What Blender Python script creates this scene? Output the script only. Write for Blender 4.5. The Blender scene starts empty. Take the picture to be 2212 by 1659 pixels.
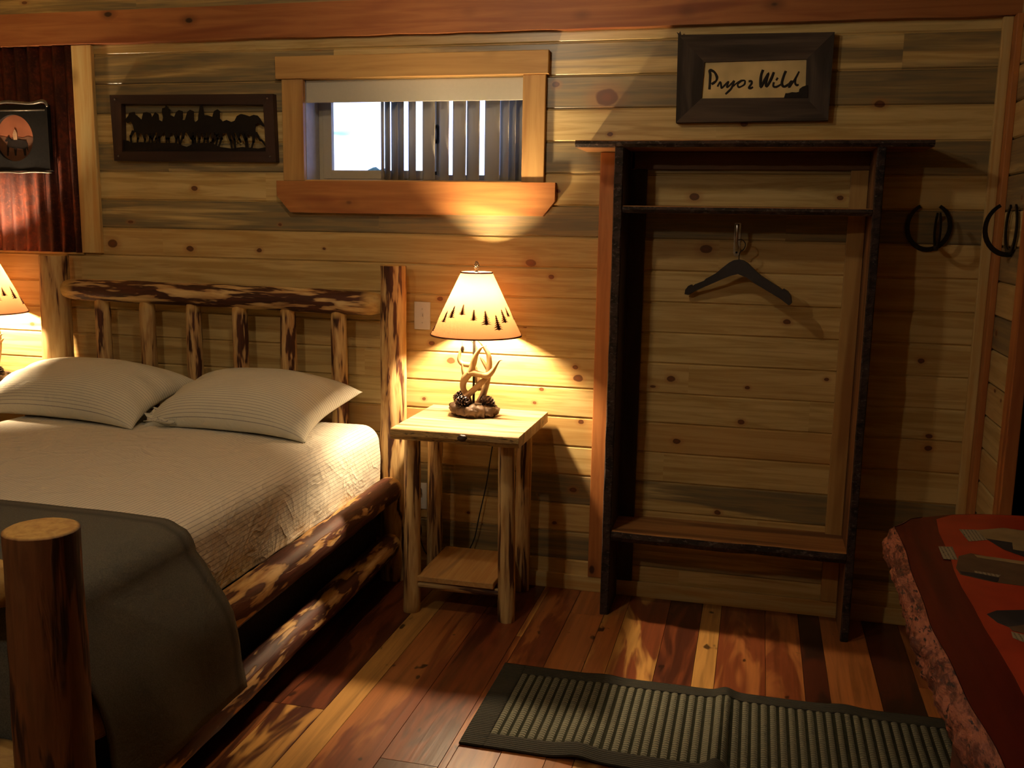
import bpy, bmesh, math, random
from mathutils import Vector, Matrix, noise
SC = bpy.context.scene
COL = SC.collection
PI = math.pi
rnd = random.Random(11)

# ------------------------------------------------------------------ materials
class NT:
    def __init__(s, name):
        s.m = bpy.data.materials.new(name); s.m.use_nodes = True
        s.t = s.m.node_tree; s.t.nodes.clear()
        s.out = s.t.nodes.new('ShaderNodeOutputMaterial')
    def n(s, typ, ins=None, **kw):
        nd = s.t.nodes.new('ShaderNode' + typ)
        for k, v in kw.items(): setattr(nd, k, v)
        for k, v in (ins or {}).items():
            so = nd.inputs[k]
            if hasattr(v, 'is_output'): s.t.links.new(v, so)
            else: so.default_value = v
        return nd
    def math(s, op, a, b=0.0, c=None, clamp=False):
        nd = s.t.nodes.new('ShaderNodeMath'); nd.operation = op; nd.use_clamp = clamp
        for i, v in enumerate((a, b) if c is None else (a, b, c)):
            if hasattr(v, 'is_output'): s.t.links.new(v, nd.inputs[i])
            else: nd.inputs[i].default_value = v
        return nd.outputs[0]
    def vmath(s, op, a, b=None):
        nd = s.t.nodes.new('ShaderNodeVectorMath'); nd.operation = op
        for i, v in enumerate((a, b)):
            if v is None: continue
            if hasattr(v, 'is_output'): s.t.links.new(v, nd.inputs[i])
            else: nd.inputs[i].default_value = v
        return nd.outputs['Value'] if op in ('DISTANCE', 'LENGTH', 'DOT_PRODUCT') else nd.outputs[0]
    def noise(s, vec, scale, detail=3.0, rough=.55, dist=0.0):
        nd = s.n('TexNoise', {'Scale': scale, 'Detail': detail, 'Roughness': rough, 'Distortion': dist})
        if vec is not None: s.t.links.new(vec, nd.inputs['Vector'])
        return nd.outputs[0]
    def step(s, v, a, b, lo=0.0, hi=1.0):
        nd = s.n('MapRange', {'From Min': a, 'From Max': b, 'To Min': lo, 'To Max': hi})
        nd.interpolation_type = 'SMOOTHSTEP'
        s.t.links.new(v, nd.inputs['Value'])
        return nd.outputs[0]
    def mix(s, f, a, b, mode='MIX'):
        nd = s.t.nodes.new('ShaderNodeMix'); nd.data_type = 'RGBA'; nd.blend_type = mode
        for so, v in ((nd.inputs[0], f), (nd.inputs[6], a), (nd.inputs[7], b)):
            if hasattr(v, 'is_output'): s.t.links.new(v, so)
            elif isinstance(v, (int, float)): so.default_value = v
            else: so.default_value = (*v[:3], 1)
        return nd.outputs[2]
    def scaled(s, vec, sc):
        return s.vmath('MULTIPLY', vec, sc)
    def obj(s):
        tc = s.n('TexCoord'); oi = s.n('ObjectInfo')
        off = s.n('CombineXYZ', {0: s.math('MULTIPLY', oi.outputs['Random'], 13.0), 1: s.math('MULTIPLY', oi.outputs['Random'], 7.0), 2: s.math('MULTIPLY', oi.outputs['Random'], 5.0)})
        return s.vmath('ADD', tc.outputs['Object'], off.outputs[0])
    def attr(s, name):
        return s.n('Attribute', attribute_name=name).outputs
    def bsdf(s, col, rough=.5, spec=.3, metal=0.0, bump=None, bdist=.002, bstr=.6, **kw):
        b = s.n('BsdfPrincipled', {'Roughness': rough, 'Metallic': metal, 'Specular IOR Level': spec})
        if hasattr(col, 'is_output'): s.t.links.new(col, b.inputs['Base Color'])
        else: b.inputs['Base Color'].default_value = (*col[:3], 1)
        for k, v in kw.items():
            b.inputs[k].default_value = v
        if bump is not None:
            bn = s.n('Bump', {'Strength': bstr, 'Distance': bdist, 'Height': bump})
            s.t.links.new(bn.outputs[0], b.inputs['Normal'])
        s.t.links.new(b.outputs[0], s.out.inputs['Surface'])
        return s.m

def plain(name, col, rough=.5, spec=.3, metal=0.0, bumps=None, var=1.0):
    t = NT(name)
    v = t.obj()
    nz = t.noise(v, bumps or 60.0, 2.0)
    c = t.mix(t.step(nz, .3, .7), tuple(x * (1 - .18 * var) for x in col), tuple(min(1, x * (1 + .12 * var)) for x in col))
    return t.bsdf(c, rough, spec, metal, bump=nz, bdist=.0008)

PINE_A, PINE_B, PINE_G = (.63, .475, .205), (.49, .335, .12), (.150, .122, .074)

def ax(vals, axis):
    """order (along, across, across) for an axis"""
    a, b, c = vals
    return {'x': (a, b, c), 'y': (b, a, c), 'z': (b, c, a)}[axis]

def wood_mat(name, cA, cB, cS, axis='x', streak=.45, knots=.0, rough=.5, spec=.35, gs=1.0, lam=0.0, bump=.5):
    t = NT(name); v = t.obj()
    g1 = t.noise(t.scaled(v, ax((1.6 * gs, 28 * gs, 28 * gs), axis)), 1.0, 4.0, .6, .7)
    g2 = t.noise(t.scaled(v, ax((.8 * gs, 7 * gs, 7 * gs), axis)), 1.0, 2.0, .5, .9)
    c = t.mix(t.step(g1, .3, .7), cA, cB)
    c = t.mix(t.math('MULTIPLY', t.step(g2, 1 - streak - .08, 1 - streak + .08), .9), c, cS)
    if lam:
        sx = t.n('SeparateXYZ', {0: v})
        idx = {'x': 1, 'y': 0, 'z': 0}[axis]
        w = t.n('TexWhiteNoise', noise_dimensions='1D')
        t.t.links.new(t.math('FLOOR', t.math('DIVIDE', sx.outputs[idx], lam)), w.inputs['W'])
        c = t.mix(t.step(w.outputs[0], .55, .75, 0, .75), c, t.mix(.5, cB, cS))
    if knots:
        vo = t.n('TexVoronoi', {'Scale': 1.0, 'Randomness': 1.0})
        t.t.links.new(t.scaled(v, ax((4.2, 7.5, 7.5), axis)), vo.inputs['Vector'])
        kd = t.math('ADD', vo.outputs['Distance'], t.math('MULTIPLY', g1, .05))
        pick = t.n('SeparateColor', {0: vo.outputs['Color']}).outputs[0]
        on = t.step(pick, 1 - knots - .02, 1 - knots + .02)
        c = t.mix(t.math('MULTIPLY', t.step(kd, .3, .1), t.math('MULTIPLY', on, .6)), c, tuple(x * .4 for x in cB))
        c = t.mix(t.math('MULTIPLY', t.step(kd, .13, .09), on), c, (.035, .013, .006))
    return t.bsdf(c, rough, spec, bump=g1, bdist=.0012, bstr=bump)

KNOTS = [(-.926,1.411,.020),(-.627,2.078,.042),(-.837,1.355,.012),(-1.325,1.245,.012),(-1.362,1.052,.013),(-1.275,.979,.017),(-.724,.979,.012),(-.711,.933,.020),(-.869,.876,.010),(-.899,.816,.008),(-.694,.746,.012),(-1.398,.803,.009),(-2.497,1.704,.014),(-2.938,1.447,.024),(-2.532,1.433,.017),(-2.181,1.433,.012),(-.838,2.13,.014),(-.208,1.485,.022),(-.323,.952,.015),(-.015,.932,.009),(-.288,.691,.014),(-.034,.789,.013),(.286,.983,.009),(-.263,1.690,.018),(.29,1.691,.011),(.122,1.206,.013),(.684,.733,.013),(.631,1.075,.012),(.682,.781,.012),(-.107,.4,.013),(-.72,.445,.013),(-.799,.289,.010),(-1.188,.301,.008),(-.609,1.934,.010),(-.086,1.97,.014),(-.818,1.707,.009),(.407,2.039,.016),(-2.076,1.55,.008),(-1.865,1.449,.007),(-3.269,.806,.018),(-3.409,1.049,.012)]

def wall_mat():
    t = NT('knotty_pine_planks')
    tc = t.n('TexCoord'); v0 = tc.outputs['Object']
    seed = t.attr('seed')[2]; tone = t.attr('tone')[2]; red = t.attr('red')[2]
    sv = t.n('CombineXYZ', {0: seed, 1: t.math('MULTIPLY', seed, 1.7), 2: t.math('MULTIPLY', seed, 3.1)}).outputs[0]
    v = t.vmath('ADD', v0, sv)
    g1 = t.noise(t.scaled(v, (1.7, 1.7, 34)), 1.0, 4.0, .6, .8)
    g2 = t.noise(t.scaled(v, (.55, .55, 9)), 1.0, 3.0, .6, 1.2)
    g3 = t.noise(t.scaled(v, (3.0, 3.0, 60)), 1.0, 2.0, .6, .4)
    c = t.mix(t.step(g1, .36, .66), PINE_A, (.44, .295, .10))
    c = t.mix(t.step(g3, .60, .72, 0, .4), c, (.33, .175, .055))
    c = t.mix(t.math('MULTIPLY', red, .55), c, (.50, .26, .08))
    # blue stain: amount rises with the plank's tone
    thr = t.math('SUBTRACT', .92, t.math('MULTIPLY', tone, .72))
    st = t.math('SUBTRACT', t.math('ADD', g2, t.math('MULTIPLY', t.math('SUBTRACT', g1, .5), .28)), thr)
    st = t.step(st, -.05, .16)
    c = t.mix(t.math('MULTIPLY', st, .93), c, t.mix(t.step(g3, .35, .65), PINE_G, (.255, .185, .085)))
    # knots
    wob = t.vmath('ADD', v0, t.scaled(t.vmath('SUBTRACT', t.n('TexNoise', {'Scale': 25.0, 'Vector': v0}).outputs[1], (.5, .5, .5)), (.012, 0, .008)))
    kv = t.vmath('MULTIPLY', wob, (.72, 0, 1))
    d = None
    for x, z, r in KNOTS:
        e = t.math('MULTIPLY', t.vmath('DISTANCE', kv, (x * .72, 0, z)), 1.3 / r)
        d = e if d is None else t.math('MINIMUM', d, e)
    vo = t.n('TexVoronoi', {'Scale': 1.0, 'Randomness': 1.0})
    t.t.links.new(t.scaled(v, (3.4, .001, 7.8)), vo.inputs['Vector'])
    pick = t.n('SeparateColor', {0: vo.outputs['Color']}).outputs[0]
    e2 = t.math('ADD', t.math('MULTIPLY', vo.outputs['Distance'], 20.0), t.step(pick, .78, .74, 0, 9))
    d = t.math('MINIMUM', d, e2)
    c = t.mix(t.step(d, 2.6, 1.0, 0, .45), c, (.36, .15, .045))
    c = t.mix(t.step(d, 1.12, .88, 0, .92), c, (.11, .038, .016))
    c = t.mix(t.step(d, .7, .2, 0, .5), c, (.20, .06, .022))
    return t.bsdf(c, .34, .42, bump=g1, bdist=.0008, bstr=.35)

def floor_mat():
    t = NT('reclaimed_floor_planks')
    tc = t.n('TexCoord'); seed = t.attr('seed')[2]
    sv = t.n('CombineXYZ', {0: seed, 1: t.math('MULTIPLY', seed, 2.3), 2: seed}).outputs[0]
    v = t.vmath('ADD', tc.outputs['Object'], sv)
    a, b = t.attr('colA')[0], t.attr('colB')[0]
    g1 = t.noise(t.scaled(v, (40, 1.8, 1)), 1.0, 4.0, .6, .8)
    g2 = t.noise(t.scaled(v, (8, 1.3, 1)), 1.0, 3.0, .6, 1.0)
    c = t.mix(t.step(g2, .46, .58), a, b)
    c = t.mix(t.step(g1, .35, .75, 0, .45), c, (.03, .010, .004))
    nd = t.noise(t.scaled(v, (16, 9, 1)), 1.0, 2.0)
    c = t.mix(t.step(nd, .69, .75, 0, .85), c, (.012, .005, .003))
    return t.bsdf(c, .33, .45, bump=g1, bdist=.0012, bstr=.5)

def log_mat(name, bark=.5, sx=9.0, sz=1.5, wood=(.68, .48, .22), wood2=(.50, .30, .115), barkc=(.032, .010, .005), edge=.03):
    """hand peeled log: pale wood with strips of inner bark left on, log axis = local z"""
    t = NT(name); v = t.obj()
    n1 = t.noise(t.scaled(v, (sx, sx, sz)), 1.0, 3.0, .55, .35)
    n2 = t.noise(t.scaled(v, (45, 45, 5)), 1.0, 3.0, .6, .4)
    w = t.mix(t.step(n2, .35, .7), wood, wood2)
    f = t.step(t.math('ADD', n1, t.math('MULTIPLY', t.math('SUBTRACT', n2, .5), .16)), 1 - bark - edge, 1 - bark + edge)
    rim = t.step(t.math('ADD', n1, t.math('MULTIPLY', t.math('SUBTRACT', n2, .5), .16)), 1 - bark - .14, 1 - bark)
    w = t.mix(t.math('MULTIPLY', rim, .5), w, (.22, .075, .022))
    c = t.mix(f, w, t.mix(t.step(n2, .3, .7), barkc, tuple(x * 2.4 for x in barkc)))
    pale = t.attr('pale')[2]
    c = t.mix(pale, c, t.mix(t.step(n2, .3, .75), (.64, .40, .13), (.45, .24, .07)))
    h = t.math('ADD', n2, t.math('MULTIPLY', f, .8))
    return t.bsdf(c, .58, .3, bump=h, bdist=.003, bstr=.6)

def bark_mat(name, c1, c2, c3, sc=(18, 18, 30), rough=.8):
    t = NT(name); v = t.obj()
    n1 = t.noise(t.scaled(v, sc), 1.0, 5.0, .7, .6)
    n2 = t.noise(t.scaled(v, tuple(x * 3.2 for x in sc)), 1.0, 3.0, .6)
    c = t.mix(t.step(n1, .40, .58), c1, c2)
    c = t.mix(t.step(n2, .56, .66), c, c3)
    return t.bsdf(c, rough, .35, bump=t.math('ADD', n1, t.math('MULTIPLY', n2, .4)), bdist=.008, bstr=.9)

def stripe_cloth(name, base, line, pitch=.0155, wid=.13, crease=.15):
    t = NT(name)
    uv = t.n('UVMap').outputs[0]
    s = t.n('SeparateXYZ', {0: uv})
    fr = t.math('FRACT', t.math('DIVIDE', s.outputs[0], pitch))
    ln = t.math('LESS_THAN', fr, wid)
    dash = t.noise(t.scaled(uv, (300, 500, 1)), 1.0, 1.0)
    tc = t.n('TexCoord').outputs['Object']
    n1 = t.noise(tc, 9.0, 4.0, .6, .6); n2 = t.noise(tc, 260.0, 2.0)
    c = t.mix(t.math('MULTIPLY', ln, t.step(dash, .2, .6, .45, .9)), base, line)
    cr = t.noise(tc, 6.5, 3.0, .5, .9)
    cr = t.math('POWER', t.math('SUBTRACT', 1.0, t.math('MULTIPLY', t.math('ABSOLUTE', t.math('SUBTRACT', cr, .5)), 2.0)), 5.0)
    hgt = t.math('ADD', t.math('ADD', n1, t.math('MULTIPLY', n2, .06)), t.math('MULTIPLY', cr, crease))
    return t.bsdf(c, .85, .15, bump=hgt, bdist=.014, bstr=.55)

M = {}
M['wall'] = wall_mat()
M['floor'] = floor_mat()
M['pine_z'] = wood_mat('pine_board_upright', PINE_A, (.52, .29, .085), (.36, .17, .05), 'z', .3, .22)
M['pine_x'] = wood_mat('pine_board_level', PINE_A, (.52, .29, .085), (.36, .17, .05), 'x', .3, .25)
M['pine_y'] = wood_mat('pine_board_deep', PINE_A, (.52, .29, .085), (.36, .17, .05), 'y', .3, .25)
M['cedar_x'] = wood_mat('cedar_board_level', (.46, .195, .055), (.34, .125, .033), (.25, .075, .022), 'x', .4, .32)
M['cedar_z'] = wood_mat('cedar_board_upright', (.50, .20, .06), (.36, .125, .035), (.26, .08, .024), 'z', .4, .2)
M['beam'] = wood_mat('beam_board', (.36, .14, .045), (.26, .088, .026), (.21, .06, .02), 'x', .45, .45)
M['honey_x'] = wood_mat('honey_trim_level', (.49, .295, .10), (.38, .205, .065), (.28, .13, .04), 'x', .35, .35)
M['honey_z'] = wood_mat('honey_trim_upright', (.49, .295, .10), (.38, .205, .065), (.28, .13, .04), 'z', .35, .1)
M['shelf_x'] = wood_mat('shelf_board_level', (.43, .215, .075), (.31, .135, .045), (.16, .07, .03), 'x', .42, .3)
M['shelf_shaded'] = wood_mat('shelf_board_shaded', (.15, .07, .03), (.11, .05, .022), (.06, .03, .015), 'x', .45, 0)  # top cleat: shadow under the top shelf put into its colour
M['shelf_deep_shade'] = wood_mat('shelf_board_deep_shade', (.055, .03, .018), (.04, .022, .014), (.022, .013, .01), 'z', .45, 0)  # left panel and left cleat: shade inside the unit painted into the wood colour
M['shelf_z'] = wood_mat('shelf_board_upright', (.28, .13, .05), (.20, .085, .03), (.10, .042, .02), 'z', .45, .3)
M['stand'] = wood_mat('nightstand_top', (.80, .62, .36), (.58, .37, .16), (.15, .075, .04), 'x', .45, .12, gs=1.4, lam=.085, rough=.4)
M['stand_y'] = wood_mat('nightstand_shelf', (.60, .37, .14), (.48, .25, .08), (.23, .15, .075), 'y', .36, .0, gs=1.6, lam=.06)
M['log_head'] = log_mat('peeled_log_rail', .50, 30, 4.6)
M['log_post'] = log_mat('peeled_log_post', .455, 30, 4.2)
M['log_clean'] = log_mat('peeled_log_clean', .38, 26, 2.8, wood=(.54, .36, .155), wood2=(.40, .235, .085))
M['log_rail'] = log_mat('peeled_log_side', .54, 19, 4.2, wood=(.78, .51, .21), wood2=(.56, .31, .10), barkc=(.045, .014, .008))
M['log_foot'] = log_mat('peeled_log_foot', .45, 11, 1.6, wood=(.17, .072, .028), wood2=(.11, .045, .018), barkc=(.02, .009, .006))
M['log_leg'] = log_mat('peeled_log_leg', .42, 40, 3.0, wood=(.66, .47, .21), wood2=(.46, .28, .105), barkc=(.05, .022, .011))
M['bark_dark'] = bark_mat('dark_bark', (.012, .008, .007), (.045, .027, .022), (.085, .065, .06))
M['bark_red'] = bark_mat('red_bark', (.10, .028, .018), (.36, .125, .075), (.03, .014, .013), (26, 9, 30), .6)
M['bark_pale'] = bark_mat('pale_edge', (.30, .19, .07), (.48, .30, .10), (.09, .05, .02), (8, 30, 60), .5)
M['red_dark'] = wood_mat('red_stained_slab', (.135, .018, .010), (.10, .013, .009), (.07, .010, .008), 'y', .4, 0, rough=.32)
M['red'] = plain('red_tabletop', (.44, .055, .022), .38, .4, bumps=7)
M['sheet'] = stripe_cloth('striped_sheet', (.74, .68, .56), (.24, .22, .22), crease=.45)
M['case'] = stripe_cloth('striped_pillowcase', (.70, .665, .54), (.22, .205, .21), .0155, .14)
def blanket_mat():
    t = NT('grey_blanket'); v = t.n('TexCoord').outputs['Object']
    n1 = t.noise(v, 6.0, 4.0, .6, .8); n2 = t.noise(t.scaled(v, (300, 420, 300)), 1.0, 2.0)
    c = t.mix(t.step(n2, .3, .7), (.088, .084, .070), (.128, .121, .101))
    c = t.mix(t.attr('hem')[2], c, (.07, .066, .058))
    return t.bsdf(c, .9, .1, bump=t.math('ADD', n1, t.math('MULTIPLY', n2, .05)), bdist=.012, bstr=.5)
M['blanket'] = blanket_mat()
M['box'] = plain('charcoal_cover', (.035, .033, .036), .9, .1)
M['black'] = plain('black_metal', (.014, .013, .013), .45, .4, .3)
M['iron'] = plain('dark_steel', (.012, .010, .010), .38, .5, .5)
M['brown_frame'] = wood_mat('dark_brown_frame', (.036, .016, .010), (.024, .010, .007), (.02, .008, .006), 'x', .4, 0, rough=.6)
M['brown_frame_z'] = wood_mat('dark_brown_frame_upright', (.045, .020, .012), (.03, .013, .008), (.025, .010, .007), 'z', .4, 0, rough=.6)
M['grey_frame'] = wood_mat('weathered_frame', (.085, .062, .048), (.052, .038, .03), (.026, .02, .017), 'x', .45, 0, rough=.85, gs=1.6)
M['grey_frame_z'] = wood_mat('weathered_frame_upright', (.07, .054, .044), (.044, .034, .03), (.024, .019, .017), 'z', .45, 0, rough=.85, gs=1.6)
M['paper'] = plain('parchment', (.62, .49, .25), .9, .1, bumps=9)
M['ink'] = plain('black_ink', (.014, .010, .009), .6, .2)
M['white_plastic'] = plain('ivory_plastic', (.66, .62, .54), .4, .4, var=.1)
M['slot'] = plain('dark_slot', (.02, .018, .016), .6, .2)
M['vinyl'] = plain('tan_vinyl', (.42, .37, .27), .5, .3, var=.1)
M['valance'] = plain('beige_valance', (.46, .44, .36), .6, .2, var=.1)
M['jamb'] = plain('pale_jamb', (.42, .41, .43), .6, .2, bumps=20, var=.5)
M['steel'] = plain('brushed_steel', (.6, .58, .55), .3, .5, 1.0)
M['hanger'] = plain('dark_hanger_wood', (.016, .010, .010), .4, .4)
M['resin'] = plain('brown_stone', (.085, .052, .030), .55, .4, bumps=30)
M['cone'] = plain('pine_cone_brown', (.040, .020, .013), .4, .5)
M['antler'] = None
def antler_mat():
    t = NT('antler'); v = t.n('TexCoord').outputs['Object']
    z = t.n('SeparateXYZ', {0: v}).outputs[2]
    n1 = t.noise(t.scaled(v, (70, 70, 26)), 1.0, 3.0)
    c = t.mix(t.step(z, .06, .17), (.17, .085, .042), (.52, .36, .17))
    c = t.mix(t.step(n1, .45, .75, 0, .45), c, (.25, .14, .06))
    return t.bsdf(c, .38, .4, bump=n1, bdist=.002)
M['antler'] = antler_mat()
def shade_mat():
    t = NT('parchment_shade')
    v = t.n('TexCoord').outputs['Object']; n1 = t.noise(t.scaled(v, (260, 260, 120)), 1.0, 2.0)
    c = t.mix(t.step(n1, .3, .7), (.070, .031, .0135), (.060, .026, .011))
    d = t.n('BsdfDiffuse', {'Color': (.50, .29, .13, 1)})
    tr = t.n('BsdfTranslucent', {'Color': c})
    mx = t.n('MixShader', {0: .62, 1: d.outputs[0], 2: tr.outputs[0]})
    t.t.links.new(mx.outputs[0], t.out.inputs['Surface']); return t.m
M['shade'] = shade_mat()
M['shade_trim'] = plain('brown_shade_trim', (.10, .035, .02), .7, .2)
M['tree_print'] = plain('dark_tree_print', (.055, .018, .008), .8, .1)
LAMP_RGB = (1.0, .73, .43)
def emit(name, col, s):
    t = NT(name); e = t.n('Emission', {'Color': (*col, 1), 'Strength': s})
    t.t.links.new(e.outputs[0], t.out.inputs['Surface']); return t.m
M['bulb'] = emit('lit_bulb', LAMP_RGB, 3000.0)
def glass_mat():
    t = NT('window_glass')
    g = t.n('BsdfGlossy', {'Roughness': .02, 'Color': (1, 1, 1, 1)})
    tr = t.n('BsdfTransparent', {'Color': (.95, .97, .97, 1)})
    mx = t.n('MixShader', {0: .04, 1: tr.outputs[0], 2: g.outputs[0]})
    t.t.links.new(mx.outputs[0], t.out.inputs['Surface']); return t.m
M['glass'] = glass_mat()
def vane_mat():
    t = NT('beige_vane')
    d = t.n('BsdfDiffuse', {'Color': (.66, .62, .54, 1)})
    tr = t.n('BsdfTranslucent', {'Color': (.5, .47, .40, 1)})
    mx = t.n('MixShader', {0: .22, 1: d.outputs[0], 2: tr.outputs[0]})
    t.t.links.new(mx.outputs[0], t.out.inputs['Surface']); return t.m
M['vane'] = vane_mat()
def tin_mat():
    t = NT('rusty_tin'); v = t.n('TexCoord').outputs['Object']
    n1 = t.noise(t.scaled(v, (7, 7, 3)), 1.0, 5.0, .65, .5); n2 = t.noise(v, 90.0, 3.0)
    c = t.mix(t.step(n1, .38, .62), (.035, .010, .008), (.115, .024, .010))
    n3 = t.noise(v, 38.0, 3.0)
    c = t.mix(t.step(n2, .5, .75, 0, .5), c, (.16, .045, .02))
    c = t.mix(t.step(n3, .42, .62, 0, .55), c, (.025, .008, .007))
    return t.bsdf(c, .75, .15, 0.0, bump=n2, bdist=.0015)
M['tin'] = tin_mat()
def rug_mat(name, c1, c2, sc):
    t = NT(name); v = t.n('TexCoord').outputs['Object']
    w = t.n('TexWave', {'Scale': sc, 'Distortion': 1.2, 'Detail': 1.0}, wave_type='BANDS', bands_direction='Y')
    t.t.links.new(v, w.inputs['Vector'])
    n1 = t.noise(v, 190.0, 2.0); n2 = t.noise(v, 14.0, 2.0)
    c = t.mix(t.math('MULTIPLY', w.outputs['Fac'], t.step(n1, .2, .7, .5, 1)), c1, c2)
    c = t.mix(t.step(n2, .45, .65, 0, .3), c, tuple(x * .7 for x in c2))
    return t.bsdf(c, .95, .05, bump=t.math('ADD', w.outputs['Fac'], n1), bdist=.004, bstr=.8)
M['rug_rib'] = rug_mat('rug_ribs', (.10, .10, .072), (.21, .205, .155), 24.0)
M['rug_gap'] = plain('rug_gaps', (.022, .023, .015), .95, .05)
M['rug_edge'] = rug_mat('rug_border', (.036, .035, .030), (.062, .060, .050), 30.0)
M['leaf'] = plain('far_foliage', (.05, .09, .07), .9, .1)
M['photo_dark'] = plain('photo_dark_print', (.035, .035, .040), .5, .3, bumps=22)
M['photo_mid'] = plain('photo_brown_print', (.13, .085, .05), .5, .3, bumps=18)
M['photo_tan'] = plain('photo_tan_print', (.34, .245, .12), .5, .3, bumps=12)
def clip_mat():
    t = NT('newsprint'); v = t.n('TexCoord').outputs['Object']
    w = t.n('TexWave', {'Scale': 34.0, 'Distortion': .6}, wave_type='BANDS', bands_direction='X'); t.t.links.new(v, w.inputs['Vector'])
    n = t.noise(t.scaled(v, (120, 420, 1)), 1.0, 1.0)
    c = t.mix(t.math('MULTIPLY', t.step(w.outputs['Fac'], .55, .8), t.step(n, .4, .55)), (.34, .28, .18), (.12, .10, .07))
    return t.bsdf(c, .8, .1)
M['clip'] = clip_mat()
M['sky_print'] = plain('print_red_sky', (.30, .10, .05), .7, .2, bumps=9)
M['ground_print'] = plain('print_brown_ground', (.13, .06, .035), .7, .2, bumps=14)
M['cream_print'] = plain('print_cream', (.42, .25, .15), .7, .2)
M['pewter'] = plain('pewter_metal', (.16, .14, .12), .4, .5, .8)
M['ceiling'] = wood_mat('ceiling_pine', PINE_A, PINE_B, (.25, .17, .08), 'x', .4, .2)

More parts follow.
